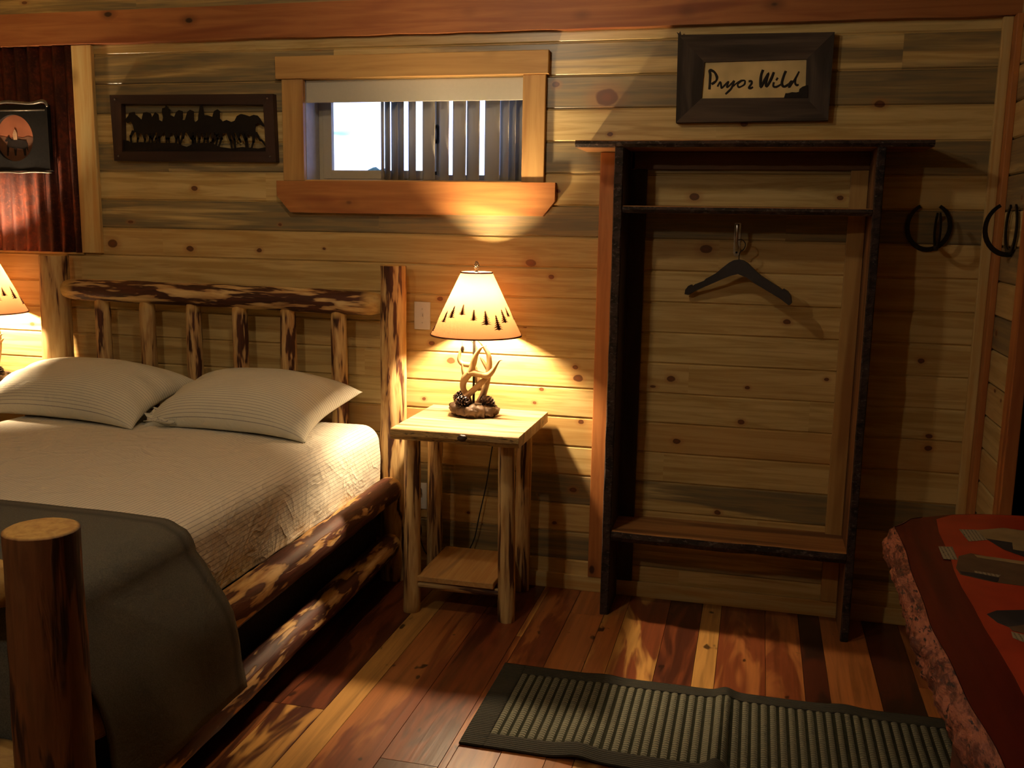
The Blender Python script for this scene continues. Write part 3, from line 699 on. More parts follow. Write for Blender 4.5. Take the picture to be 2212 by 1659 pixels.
def pillow(c, a, b, h, yaw, tilt, roll, label, flap=None):
    root = None; n = 44; mb = MB(); uv = []; vs = []
    R = Matrix.Rotation(yaw, 4, 'Z') @ Matrix.Rotation(tilt, 4, 'X') @ Matrix.Rotation(roll, 4, 'Y')
    def P(u, v, sgn):
        e = (1 - abs(u) ** 2.6) * (1 - abs(v) ** 2.6)
        x = a * u * (1 - .075 * (1 - v * v) * u * u); y = b * v * (1 - .10 * (1 - u * u) * v * v)
        t = h * max(0, e) ** .52
        t *= 1 + .05 * noise.noise(Vector((u * 2.5, v * 2.5, sgn * 3)))
        crease = .010 * (abs(u) ** 3) * math.sin(v * 13 + u * 3) * max(0, e) ** .3
        z = (t + crease) if sgn > 0 else -t * .62
        z += -.035 * max(0, -v) ** 2 * (1) - .03 * abs(u) ** 3
        return Vector((x, y, z))
    for sgn in (1, -1):
        for i in range(n + 1):
            for j in range(n + 1):
                u, v = -1 + 2 * i / n, -1 + 2 * j / n
                u = math.sin(u * PI / 2) * .6 + u * .4; v = math.sin(v * PI / 2) * .6 + v * .4
                vs.append(R @ P(u, v, sgn) + Vector(c)); uv.append((b * v * 1.12 + .25 * b * v * abs(v), a * u))
    m = n + 1
    fs = [(i * m + j, (i + 1) * m + j, (i + 1) * m + j + 1, i * m + j + 1) for i in range(n) for j in range(n)]
    fs += [tuple(k + m * m for k in f[::-1]) for f in fs]
    mb.add(vs, fs); o = mb.build('pillow', M['case'], smooth=True, org=c)
    uvl = o.data.uv_layers.new(name='UVMap')
    for lp in o.data.loops: uvl.data[lp.index].uv = uv[lp.vertex_index]
    bm = bmesh.new(); bm.from_mesh(o.data); bmesh.ops.remove_doubles(bm, verts=bm.verts[:], dist=.0004); bm.to_mesh(o.data); bm.free()
    for p in o.data.polygons: p.use_smooth = True
    tag(o, label, 'pillow', 'bed pillows')
    return o
pl1 = pillow((-2.885, -.345, .822), .445, .235, .108, math.radians(-4), math.radians(12), 0, 'pinstriped pillow at the far side of the bed, nearer the rusty tin')
pl2 = pillow((-2.055, -.335, .818), .405, .235, .108, math.radians(-7), math.radians(12), math.radians(-1), 'pinstriped pillow nearer the antler lamp with the bright shade')
# open hem of the far pillowcase, sticking out between the pillows
mb = MB(); vs = []; n = 10
for i in range(n + 1):
    for j in range(7):
        u, v = i / n, j / 6
        x = -2.47 + .15 * v + .02 * math.sin(u * 9); y = -.43 - .075 * u - .03 * v + .01 * math.sin(v * 7)
        z = .738 + .035 * (1 - v) * (1 - u) + .010 * math.sin(u * 12 + v * 2)
        vs.append((x, y, z))
mb.add(vs, [(i * 7 + j, (i + 1) * 7 + j, (i + 1) * 7 + j + 1, i * 7 + j + 1) for i in range(n) for j in range(6)])
hem = mb.build('pillowcase_hem', M['case'], pl1, smooth=True)
uvl = hem.data.uv_layers.new(name='UVMap')
for lp in hem.data.loops: uvl.data[lp.index].uv = (hem.data.vertices[lp.vertex_index].co.y * 1.4, 0)
md = hem.modifiers.new('thick', 'SOLIDIFY'); md.thickness = .004

# blanket over the foot of the bed
def blanket():
    prof = []   # (x, z) over the top and down both sides
    zt = .722
    R = .085
    right = [(-1.530 - R + .004, zt)] + [(-1.530 - R + R * math.sin(a) + .012 * (a > .6), zt - R + R * math.cos(a)) for a in [k / 8 * PI / 2 for k in range(1, 9)]]
    right += [(-1.490, .60), (-1.468, .555), (-1.440, .51), (-1.420, .46), (-1.412, .41), (-1.408, .36), (-1.404, .31), (-1.400, .27), (-1.397, .238), (-1.396, .215)]
    left = [(-2 * 2.33 - x, z) for x, z in right][::-1]
    top = [(-3.04 + (1.43) * k / 30, zt) for k in range(1, 30)]
    prof = left + top + right
    ys = [-1.605 - .02 * k for k in range(30)]
    vs = []; hem = []
    arcs = [0]
    for p, q in zip(prof, prof[1:]): arcs.append(arcs[-1] + math.hypot(q[0] - p[0], q[1] - p[1]))
    A = arcs[-1]
    for iy, y in enumerate(ys):
        for k, (x, z) in enumerate(prof):
            side = max(0, min(1, (.66 - z) / .3)); sg = 1 if x > -2.33 else -1
            w = .012 * side * noise.noise(Vector((y * 5, z * 5, 2))) + .008 * side * math.sin(y * 19 + z * 4)
            yy = y - .05 * (1 - side) * ((x + 2.33) / .8) ** 2 * .4 - .018 * (1 - side) + (.012 * noise.noise(Vector((z * 4, 1, 0))) if iy == 0 else 0)
            zz = z + (.004 * noise.noise(Vector((x * 4, y * 4, 7)))) * (1 - side)
            if side > .9 and z < .3: zz += .02 * noise.noise(Vector((y * 4, 3, 3))) + .012 * (-(y + 1.9)) * 1.0
            vs.append((x + sg * w, yy, zz))
            d = min(arcs[k], A - arcs[k]); dy = y + 1.605
            hem.append(1.0 if (.028 < d < .040) or (-.05 < dy < -.03) else 0.0)
    m = len(prof)
    fs = [(i * m + k, (i + 1) * m + k, (i + 1) * m + k + 1, i * m + k + 1) for i in range(len(ys) - 1) for k in range(m - 1)]
    # foot drop
    last = (len(ys) - 1) * m; a, b = len(left) - 3, m - len(right) + 3
    base = len(vs); w_ = b - a
    for j in range(1, 9):
        for k in range(a, b):
            x, y, z = vs[last + k]; vs.append((x, y - .018 * min(1, j / 2), z - .05 * j)); hem.append(0)
    for j in range(8):
        for k in range(w_ - 1):
            u0 = (last + a + k) if j == 0 else base + (j - 1) * w_ + k
            l0 = base + j * w_ + k
            fs.append((u0, l0, l0 + 1, u0 + 1))
    mb = MB(); mb.add(vs, fs); o = mb.build('blanket', M['blanket'], smooth=True)
    at = o.data.attributes.new('hem', 'FLOAT', 'POINT')
    for i, v in enumerate(hem): at.data[i].value = v
    md = o.modifiers.new('thick', 'SOLIDIFY'); md.thickness = .006; md.offset = 1
    return tag(o, 'grey blanket folded over the foot of the bed and hanging down its side', 'blanket')
blanket()

# ------------------------------------------------------------------ nightstand
def live_slab(mb, x0, x1, y0, y1, z0, z1, seed=0, amp=.006, edges='front', nx=40):
    """board whose front (low y) edge is natural and wavy; front face = material 1"""
    vs = []
    for i in range(nx + 1):
        x = x0 + (x1 - x0) * i / nx
        d = amp * (noise.noise(Vector((x * 5, seed, 0))) + .6 * noise.noise(Vector((x * 17, seed, 2))))
        d2 = amp * noise.noise(Vector((x * 9, seed, 5)))
        vs += [(x, y1, z0), (x, y0 + d + .012 + d2, z0), (x, y0 + d - .002, z0 + (z1 - z0) * .45), (x, y0 + d + .004, z1 - .003), (x, y0 + d + .008, z1), (x, y1, z1)]
    q = 6; o = mb.add(vs, [])
    for i in range(nx):
        for a in range(q):
            f = (i * q + a, i * q + (a + 1) % q, (i + 1) * q + (a + 1) % q, (i + 1) * q + a)
            mb.f.append(tuple(k + o for k in f[::-1])); mb.mi.append(1 if a in (1, 2) else 0)
    mb.f.append(tuple(o + k for k in range(q))); mb.mi.append(0)
    mb.f.append(tuple(o + nx * q + k for k in range(q - 1, -1, -1))); mb.mi.append(0)
NX, NY = -1.090, -.275
ns = thing('nightstand', 'log nightstand between the bed and the tall open shelf, lit from above', 'nightstand', (NX, NY, 0), 'log nightstands')
mb = MB(); live_slab(mb, -1.346, -.834, -.545, -.022, .740, .784, 3, .006); mb.build('top', [M['stand'], M['bark_pale']], ns)
mb = MB(); mb.blob((-1.055, -.541, .765), .022, 3, .25, 2, (1, .5, .6), 2); mb.build('knot', M['cone'], ns, smooth=True)
for i, (x, y) in enumerate(((-1.301, -.425), (-.902, -.415), (-.925, -.072), (-1.322, -.078))):
    log('leg', (x, y, 0), (x + (.004 if i != 1 else -.012), y, .741), .036 if i != 3 else .034, .032, M['log_leg'], ns, 40 + i, n=20, bump=.05)
log('stretcher', (-1.285, -.425, .118), (-.925, -.415, .112), .017, .017, M['log_leg'], ns, 45, n=14)
log('stretcher', (-1.305, -.078, .118), (-.94, -.072, .112), .017, .017, M['log_leg'], ns, 46, n=14)
mb = MB(); mb.box(-1.272, -.952, -.445, -.06, .135, .158, bev=.003); mb.build('shelf', M['stand_y'], ns)
ns2 = dup(ns, (-3.56, NY, 0), 'log nightstand at the far side of the bed, under the rusty tin')

# ------------------------------------------------------------------ antler lamp
LX, LY, LZ = -1.105, -.185, .784
lamp = thing('table_lamp', 'antler table lamp with tree silhouettes on its shade, beside the tall open shelf', 'lamp', (LX, LY, LZ), 'antler table lamps')
def L3(pts, dy=0, ys=None): return [(LX + x, LY + (ys[i] if ys else dy), LZ + z) for i, (x, z) in enumerate(pts)]
mb = MB(); r = random.Random(4)
for i in range(13):
    a = 2 * PI * i / 13; rr = .068 if i % 2 else .074
    mb.blob((LX - .010 + rr * math.cos(a), LY + rr * .86 * math.sin(a), LZ + .024 + r.uniform(-.003, .006)), .031, 3, .42, 2.4, (1.08, .95, .86), i)
mb.blob((LX - .010, LY, LZ + .025), .062, 3, .2, 3, (1.15, 1, .42), 30)
for v in mb.v: v.z = max(v.z, LZ)
mb.build('rock_base', M['resin'], lamp, smooth=True)
def cone_mesh(c, L, R, axis, rows=8):
    mb = MB(); q = Vector((0, 0, 1)).rotation_difference(Vector(axis).normalized())
    def T(p): return q @ Vector(p) + Vector(c)
    for i in range(rows * 7):
        t = (i + .5) / (rows * 7); a = i * 2.39996; rr = R * math.sin(PI * (.12 + .80 * t)) ** .8; z = (t - .5) * L
        d = Vector((math.cos(a), math.sin(a), 0)); s = Vector((-d.y, d.x, 0)); w = R * .42; h = L * .13
        b = d * rr * .55 + Vector((0, 0, z)); tip = d * rr * 1.06 + Vector((0, 0, z + h))
        vs = [b + s * w + Vector((0, 0, -h * .6)), b - s * w + Vector((0, 0, -h * .6)), tip - s * w * .55, tip + s * w * .55, tip * 1.0 + Vector((0, 0, h * .35)) - d * R * .12, b + Vector((0, 0, h))]
        mb.add([T(v) for v in vs], [(0, 1, 2, 3), (3, 2, 4), (0, 3, 4, 5), (1, 5, 4, 2)])
    mb.blob(c, R * .72, 2, .0, 1, (1, 1, 1), 0)
    return mb
for c, L, R, axs in (((-.072, .012, .070), .058, .026, (1, -.2, .25)), ((-.046, -.050, .062), .062, .025, (.8, -.5, .35)), ((.050, -.010, .062), .056, .026, (.7, .3, -.5))):
    cone_mesh((LX + c[0], LY + c[1], LZ + c[2]), L, R, axs).build('pine_cone', M['cone'], lamp)
mb = MB(); mb.tube(L3([(-.011, .03), (-.011, .385)]), .0055, 10); mb.build('stem', M['black'], lamp, smooth=True)
A1 = [(0.0001,.037),(.0214,.0761),(.033,.112),(.0421,.1477),(.0488,.19),(.0494,.2296),(.0431,.2594),(.0285,.2818),(.0116,.3018),(-.0125,.3169)]
mb = MB(); mb.tube(L3(A1, .018), [.015,.0145,.014,.0135,.0135,.0115,.010,.008,.005,.001], 12)
mb.tube(L3([(.0285,.2818),(.0367,.2938)], .018), [.006, .001], 8, 1)
mb.tube(L3([(.046,.1901),(.0318,.2101),(.0196,.228),(.0099,.2415)], .018), [.010,.008,.006,.002], 10)
mb.tube(L3([(.0365,.206),(.0500,.2249)], .018), [.007, .006], 8, 1)
mb.tube(L3([(.0480,.1850),(.0653,.2025),(.0794,.2137)], .018), [.009,.006,.001], 8); mb.build('antler', M['antler'], lamp, smooth=True)
mb = MB(); mb.tube(L3([(-.020,.05),(-.0318,.0847),(-.0478,.1073),(-.0504,.1331),(-.0398,.1595),(-.016,.1889),(-.009,.2173),(-.0021,.2409),(.0096,.2647),(.0237,.2839),(.0367,.2926)], -.022), [.012,.012,.0125,.014,.017,.016,.0125,.011,.009,.006,.001], 12)
mb.tube(L3([(-.0400,.1600),(-.0522,.1916),(-.056,.2195)], -.022), [.012,.007,.001], 10)
mb.tube(L3([(-.0280,.1767),(-.0014,.1803),(.025,.1747),(.0561,.1741),(.075,.1914),(.0889,.2131),(.104,.237),(.117,.2388)], -.026), [.013,.014,.013,.013,.011,.007,.004,.001], 12)
mb.tube(L3([(.100,.2300),(.1045,.2420)], -.026), [.003, .0008], 6, 1); mb.build('antler', M['antler'], lamp, smooth=True)
mb = MB(); mb.tube(L3([(-.0729,.0562),(-.0342,.0822),(-.0007,.1124),(.0278,.1422),(.0432,.1571),(.046,.175)], ys=[-.04,-.036,-.03,-.018,-.004,.01]), [.013,.013,.0125,.0125,.011,.009], 12); mb.build('antler', M['antler'], lamp, smooth=True)
mb = MB(); mb.tube(L3([(.01,.10),(-.005,.15),(-.0233,.2000),(-.045,.2037),(-.0717,.2082),(-.0839,.2227),(-.084,.2414),(-.077,.2651),(-.0734,.2781)], .030), [.012,.012,.0125,.0115,.0105,.009,.0075,.005,.001], 12)
mb.tube(L3([(-.0233,.2000),(-.012,.245),(-.0145,.2821),(-.0267,.3),(-.0461,.3154)], .034), [.011,.009,.006,.004,.001], 10); mb.build('antler', M['antler'], lamp, smooth=True)
# bulb, harp, shade
mb = MB(); mb.lathe([(.012, .378), (.017, .382), (.017, .425), (.013, .432)], 16, (LX - .011, LY, LZ)); mb.build('socket', M['pewter'], lamp, smooth=40)
bz = LZ + .500
mb = MB(); mb.lathe([(.012, -.068), (.014, -.045), (.022, -.022), (.0285, 0), (.026, .013), (.016, .025), (.001, .029)], 16, (LX - .011, LY, bz)); mb.build('light_bulb', M['bulb'], lamp, smooth=True)
mb = MB(); mb.tube([(LX - .011 - .012, LY, LZ + .335), (LX - .011 - .045, LY, LZ + .42), (LX - .011 - .04, LY, LZ + .52), (LX - .011, LY, LZ + .578), (LX + .029, LY, LZ + .52), (LX + .034, LY, LZ + .42), (LX + .001, LY, LZ + .335)], .0018, 6); mb.build('harp', M['pewter'], lamp, smooth=True)
zb, zt, rb, rtp = 1.120, 1.374, .186, .064
SX = LX - .003
mb = MB(); mb.lathe([(rb, zb), (rb * .5 + rtp * .5, (zb + zt) / 2), (rtp, zt)], 72, (SX, LY, 0)); shade = mb.build('lamp_shade', M['shade'], lamp, smooth=True)
mb = MB()
for r_, z_ in ((rb, zb), (rtp, zt)):
    mb = MB()
    mb.lathe([(r_ - .002, z_ - .003), (r_ + .002, z_ - .003), (r_ + .0022, z_ + .003), (r_ - .002, z_ + .003), (r_ - .002, z_ - .003)], 72, (SX, LY, 0))
    mb.build('shade_trim', M['shade_trim'], shade, smooth=40)
TREES = [(-1.25,1.190,-1.10,1.140),(-.884,1.2255,-.7,1.1821),(-.566,1.2467,-.456,1.2019),(-.149,1.2547,-.121,1.2155),(.207,1.2361,.213,1.1962),(.548,1.2324,.533,1.1802),(.834,1.2153,.856,1.1597),(1.108,1.2357,1.12,1.1851),(1.367,1.2424,1.357,1.205)]
for k in range(10): TREES.append((1.75 + k * .34, 1.245 - .03 * (k % 3), 1.75 + k * .34, 1.19 - .03 * (k % 3)))
for (a0, z0_, a1, z1_) in TREES:
    mb = MB(); H = z0_ - z1_
    a = (a0 + a1) / 2 if abs(a0 - a1) < .05 else a1
    def S(du, z):
        rr = rb + (rtp - rb) * (z - zb) / (zt - zb) + .0022
        an = a + du / rr
        return (SX + rr * math.sin(an), LY - rr * math.cos(an), z)
    rr_ = random.Random(int(a * 1000)); nT = 7
    for k in range(nT):
        zt_ = z0_ - H * k / nT; w = .0025 + .019 * (k + 1) / nT * H / .045; zl = zt_ - H / nT * 1.5
        mb.add([S(0, zt_), S(-w * rr_.uniform(.8, 1.1), zl), S(-w * .35, zl + H * .045), S(0, zl - .001), S(w * .35, zl + H * .05), S(w * rr_.uniform(.8, 1.1), zl + .001)], [(0, 1, 2, 3), (0, 3, 4, 5)])
    mb.build('tree_print', M['tree_print'], shade)
mb = MB(); mb.lathe([(.001, .590), (.010, .589), (.012, .5925), (.004, .596), (.004, .600)], 16, (LX - .004, LY, LZ)); mb.build('finial_cap', M['pewter'], lamp, smooth=40)
cone_mesh((LX - .004, LY, LZ + .612), .038, .0105, (0, 0, 1)).build('finial', M['pewter'], lamp)
mb = MB(); mb.tube([(LX - .025, LY - .02, LZ + .345), (LX - .052, LY - .03, LZ + .335), (LX - .052, LY - .03, LZ + .288)], .0008, 5); pc = mb.build('pull_chain', M['pewter'], lamp)
cone_mesh((LX - .052, LY - .03, LZ + .276), .024, .008, (0, 0, 1), 5).build('pull_cone', M['cone'], pc)
lamp2 = dup(lamp, (-3.508, LY, LZ), 'antler table lamp at the far side of the bed, cut off by the picture edge')
# the cord only hangs on the near side in view
mb = MB(); mb.tube([(LX - .01, LY + .06, LZ + .006), (-1.06, -.05, .789), (-1.055, -.016, .782), (-1.062, -.014, .72), (-1.085, -.022, .56), (-1.10, -.025, .45), (-1.13, -.03, .30), (-1.16, -.03, .17), (-1.24, -.028, .06), (-1.37, -.024, .09), (-1.412, -.022, .20), (-1.418, -.022, .33)], .0026, 7); mb.build('power_cord', M['black'], lamp, smooth=True)

mb = MB(); mb.tube([(-3.50, -.12, .789), (-3.44, -.10, .788), (-3.39, -.13, .788), (-3.34, -.09, .788), (-3.315, -.04, .786)], .0026, 7); mb.build('power_cord', M['black'], lamp2, smooth=True)

# ------------------------------------------------------------------ switch and outlet
def plate(name, label, cat, x, z, toggle):
    t = thing(name, label, cat, (x, 0, z))
    mb = MB(); mb.box(x - .037, x + .037, -.007, 0, z - .06, z + .06, bev=.002); mb.build('cover_plate', M['white_plastic'], t)
    if toggle:
        mb = MB(); mb.box(x - .006, x + .006, -.008, -.006, z - .013, z + .013); mb.box(x - .0045, x + .0045, -.017, -.006, z - .002, z + .010, bev=.001); mb.build('toggle', M['white_plastic'], t)
        for s in (-.03, .03):
            mb = MB(); mb.tube([(x, -.0065, z + s), (x, -.008, z + s)], .003, 10, 1); mb.build('screw', M['steel'], t)
    else:
        for s in (-.02, .02):
            mb = MB(); mb.box(x - .017, x + .017, -.009, -.006, z + s - .014, z + s + .014, bev=.002); so = mb.build('socket_face', M['white_plastic'], t)
            mb = MB(); mb.box(x - .007, x - .005, -.0095, -.0085, z + s - .003, z + s + .006); mb.box(x + .005, x + .007, -.0095, -.0085, z + s - .003, z + s + .006); mb.build('slot', M['slot'], so)
    return t
plate('light_switch', 'ivory light switch plate on the wall beside the lamp shade', 'light switch', -1.405, 1.17, True)
plate('wall_outlet', 'ivory wall outlet low on the wall behind the log nightstand', 'outlet', -1.418, .36, False)
t = thing('plug', 'black plug with a hanging cord in the outlet behind the nightstand', 'plug', (-1.418, -.02, .385))
mb = MB(); mb.box(-1.431, -1.405, -.036, -.0095, .368, .398, bev=.004); mb.build('plug_body', M['black'], t)
mb = MB(); mb.tube([(-1.418, -.03, .37), (-1.414, -.032, .28), (-1.40, -.03, .20), (-1.43, -.035, .10), (-1.46, -.035, .01)], .003, 7); mb.build('cord', M['black'], t, smooth=True)

# ------------------------------------------------------------------ open shelf unit
WD = -.25
wr = thing('open_shelf_unit', 'tall open wooden hall tree with bark edged shelves beside the nightstand', 'shelf unit', (-.07, -.13, 0))
def live_upright(name, x0, x1, z0, z1, seed, mat='shelf_z'):
    mb = MB(); n = 60; vs = []
    for i in range(n + 1):
        z = z0 + (z1 - z0) * i / n
        d = .010 * noise.noise(Vector((z * 3.2, seed, 0))) + .006 * noise.noise(Vector((z * 13, seed, 1)))
        e = .004 * noise.noise(Vector((z * 9, seed, 7)))
        vs += [(x0, -.001, z), (x0 + .0, WD + d + .010, z), (x0 + .004 + e, WD + d, z), (x1 - .004 + e, WD + d + .003, z), (x1, WD + d + .012, z), (x1, -.001, z)]
    q = 6
    for i in range(n):
        for a in range(q):
            pass
    o = mb.add(vs, [])
    for i in range(n):
        for a in range(q):
            mb.f.append(tuple(o + k for k in (i * q + a, i * q + (a + 1) % q, (i + 1) * q + (a + 1) % q, (i + 1) * q + a))); mb.mi.append(1 if a in (1, 2, 3) else 0)
    mb.f.append(tuple(o + k for k in range(q - 1, -1, -1))); mb.mi.append(0)
    mb.f.append(tuple(o + n * q + k for k in range(q))); mb.mi.append(0)
    return mb.build(name, [M[mat], M['bark_dark']], wr)
live_upright('side_panel', -.552, -.516, 0, 1.863, 3, 'shelf_deep_shade')
live_upright('side_panel', .387, .418, 0, 1.863, 9)
mb = MB(); live_slab(mb, -.702, .574, WD - .012, -.001, 1.864, 1.890, 12, .009, nx=80); mb.build('top_shelf', [M['shelf_x'], M['bark_dark']], wr)
mb = MB(); live_slab(mb, -.516, .387, WD + .004, -.001, 1.622, 1.648, 15, .008, nx=70); mb.build('shelf', [M['shelf_x'], M['bark_dark']], wr)
mb = MB(); live_slab(mb, -.516, .387, WD + .002, -.001, .312, .356, 18, .008, nx=70); mb.build('bench', [M['shelf_x'], M['bark_dark']], wr)
mb = MB(); mb.box(-.516, .387, -.022, -.001, 1.795, 1.862, bev=.002); mb.build('cleat', M['shelf_shaded'], wr)
mb = MB(); mb.box(.322, .386, -.024, -.001, 0.07, 1.794, bev=.002); mb.build('cleat', M['honey_z'], wr)
mb = MB(); mb.box(-.515, -.452, -.024, -.001, 0.07, 1.794, bev=.002); mb.build('cleat', M['shelf_deep_shade'], wr)
# coat hook and hanger
hk = thing('coat_hook', 'small steel coat hook fixed to the planks inside the open shelf unit', 'hook', (-.088, 0, 1.52))
mb2 = MB(); mb2.prism([(-.100, 1.590), (-.101, 1.472), (-.096, 1.462), (-.088, 1.458), (-.080, 1.462), (-.075, 1.472), (-.076, 1.590)], -.004, 0); mb2.build('plate', M['steel'], hk)
mb = MB(); mb.tube([(-.088, -.004, 1.50), (-.088, -.03, 1.487), (-.088, -.06, 1.492), (-.088, -.085, 1.515), (-.088, -.098, 1.555), (-.088, -.094, 1.585)], [.009, .0085, .008, .008, .0085, .010], 10, flat=.75); mb.build('hook_arm', M['steel'], hk, smooth=True)
mb = MB()
for z in (1.474,): mb.tube([(-.088, -.0035, z), (-.088, -.0060, z)], .0045, 12, 1)
mb.build('screw', M['slot'], hk)
hg = thing('clothes_hanger', 'dark wooden clothes hanger on the steel hook in the open shelf unit', 'hanger', (-.075, -.09, 1.45))
mb = MB()
ctr = Vector((-.075, -.09, 1.432)); dirx = Vector((1, -.30, 0)).normalized()
def HP(s, dz): return ctr + dirx * s + Vector((0, 0, dz))
pts = [(-.214, -.128), (-.212, -.110), (-.200, -.094), (-.188, -.088), (-.183, -.094), (-.172, -.086), (-.135, -.070), (-.128, -.062), (-.09, -.040), (-.06, -.014), (-.035, .006), (-.018, .015), (0, .018), (.018, .015), (.035, .006), (.06, -.016), (.09, -.040), (.128, -.062), (.165, -.083), (.176, -.092), (.181, -.086), (.196, -.094), (.210, -.112), (.215, -.138)]
low = [(.205, -.148), (.17, -.124), (.12, -.098), (.07, -.072), (.035, -.050), (0, -.038), (-.035, -.048), (-.07, -.064), (-.12, -.088), (-.17, -.112), (-.2, -.130)]
poly = pts + low; n = len(poly); nrm = Vector((-dirx.y, dirx.x, 0))
vs = [HP(s, z) - nrm * .007 for s, z in poly] + [HP(s, z) + nrm * .007 for s, z in poly]
mb.add(vs, [tuple(range(n))[::-1], tuple(range(n, 2 * n))] + [(i, (i + 1) % n, n + (i + 1) % n, n + i) for i in range(n)])
mb.build('hanger_body', M['hanger'], hg)
mb = MB(); hx = [(0, .014), (0, .035), (.004, .048), (.018, .060), (.022, .078), (.010, .093), (-.008, .092), (-.017, .080)]
mb.tube([HP(s, z) for s, z in hx], .0018, 7); mb.build('hanger_hook', M['black'], hg, smooth=True)

# ------------------------------------------------------------------ wall art
hf = thing('horse_artwork', 'framed metal cut-out of a running horse herd above the headboard', 'wall art', (-2.48, 0, 1.97))
o4 = [(-2.8894, 2.1141), (-2.079, 2.1078), (-2.0713, 1.8203), (-2.8816, 1.824)]; i4 = [(-2.8319, 2.0751), (-2.1258, 2.0634), (-2.118, 1.8644), (-2.8377, 1.8648)]
for k in range(4):
    a, b = k, (k + 1) % 4
    mb = MB(); mb.prism([o4[a], o4[b], i4[b], i4[a]], -.034, -.001 if k != 9 else 0); mb.build('frame_board', M['brown_frame'] if k % 2 == 0 else M['brown_frame_z'], hf)
HORSE=[(-2.8256,2.0036),(-2.806,2.0226),(-2.7991,2.0365),(-2.7805,2.0398),(-2.7702,2.0397),(-2.7688,2.0292),(-2.7491,2.0151),(-2.7374,2.0046),(-2.7276,2.0358),(-2.707,2.039),(-2.6891,2.0319),(-2.6839,2.0146),(-2.6665,2.0386),(-2.6508,2.0281),(-2.648,2.0039),(-2.6322,1.9968),(-2.6273,2.0141),(-2.6322,2.0383),(-2.6294,2.0538),(-2.6172,2.0571),(-2.6086,2.0673),(-2.6012,2.0552),(-2.5895,2.0482),(-2.5906,2.0241),(-2.5709,2.017),(-2.5599,2.0376),(-2.5455,2.046),(-2.5278,2.0407),(-2.5271,2.0132),(-2.5315,2.0029),(-2.5176,2.0028),(-2.5041,2.037),(-2.4898,2.0471),(-2.4722,2.0401),(-2.4718,2.0025),(-2.4663,1.9921),(-2.452,2.0023),(-2.4467,2.0364),(-2.4396,2.0636),(-2.4297,2.0652),(-2.4244,2.0498),(-2.4196,2.0225),(-2.4039,2.0224),(-2.3806,2.0153),(-2.3718,2.0391),(-2.3539,2.0474),(-2.3425,2.0388),(-2.3436,2.0082),(-2.3305,1.9945),(-2.3107,2.0011),(-2.2877,1.9925),(-2.272,1.9974),(-2.2596,2.0177),(-2.24,2.0259),(-2.2208,2.0224),(-2.198,2.0154),(-2.1786,2.022),(-2.1595,2.0184),(-2.1484,2.0066),(-2.1282,1.9761),(-2.1341,1.9711),(-2.1566,1.9864),(-2.1682,1.9831),(-2.1728,1.9595),(-2.1694,1.9426),(-2.1851,1.9325),(-2.2119,1.9394),(-2.235,1.9429),(-2.2893,1.9466),(-2.3323,1.9434),(-2.3909,1.9505),(-2.4307,1.9438),(-2.4781,1.9475),(-2.5298,1.9512),(-2.5823,1.9446),(-2.6305,1.9483),(-2.671,1.9485),(-2.7121,1.9417),(-2.7528,1.9454),(-2.777,1.9526),(-2.7837,1.9806),(-2.791,1.9981),(-2.8119,1.9912)]
LEGS=[[(-2.7812,1.9526),(-2.7988,1.9316),(-2.7962,1.9035)],[(-2.7608,1.949),(-2.7603,1.921),(-2.7655,1.8999)],[(-2.7323,1.9453),(-2.7236,1.9173),(-2.7286,1.8998)],[(-2.7038,1.9452),(-2.6965,1.9277),(-2.7061,1.8998)],[(-2.6751,1.9485),(-2.6887,1.9207),(-2.6857,1.8997)],[(-2.6467,1.9484),(-2.6684,1.9206),(-2.6652,1.9032)],[(-2.6346,1.9483),(-2.6518,1.9275),(-2.6495,1.8927)],[(-2.6144,1.9482),(-2.6137,1.9204),(-2.617,1.8926)],[(-2.5982,1.9481),(-2.6036,1.9204),(-2.6009,1.8926)],[(-2.5741,1.948),(-2.5633,1.9203),(-2.5683,1.8994)],[(-2.5498,1.9513),(-2.555,1.9272),(-2.5445,1.8925)],[(-2.5257,1.9547),(-2.5311,1.9236),(-2.5482,1.8994)],[(-2.5097,1.9546),(-2.4873,1.92),(-2.4762,1.8992)],[(-2.4939,1.9511),(-2.4789,1.9303),(-2.4842,1.8992)],[(-2.4662,1.9475),(-2.4714,1.9199),(-2.4687,1.8888)],[(-2.4464,1.9474),(-2.4475,1.9198),(-2.4528,1.8888)],[(-2.4266,1.9473),(-2.4198,1.9197),(-2.4329,1.8888)],[(-2.399,1.9471),(-2.4079,1.9197),(-2.4052,1.8887)],[(-2.3831,1.9505),(-2.3805,1.9162),(-2.3835,1.8887)],[(-2.3636,1.9469),(-2.3567,1.9195),(-2.3697,1.8886)],[(-2.3439,1.9468),(-2.3371,1.9194),(-2.354,1.8886)],[(-2.3088,1.9467),(-2.2944,1.9125),(-2.2877,1.8782)],[(-2.2893,1.9466),(-2.2747,1.9158),(-2.2721,1.8782)],[(-2.262,1.9464),(-2.2514,1.9157),(-2.244,1.9055)],[(-2.2349,1.9463),(-2.2205,1.9122),(-2.2177,1.8781)],[(-2.2195,1.9428),(-2.2164,1.919),(-2.2099,1.8815)],[(-2.1812,1.9358),(-2.1821,1.9053),(-2.1945,1.8781)],[(-2.1733,1.9426),(-2.1473,1.912),(-2.1174,1.8848)],[(-2.3601,1.9332),(-2.3928,1.9025),(-2.3895,1.8852)]]
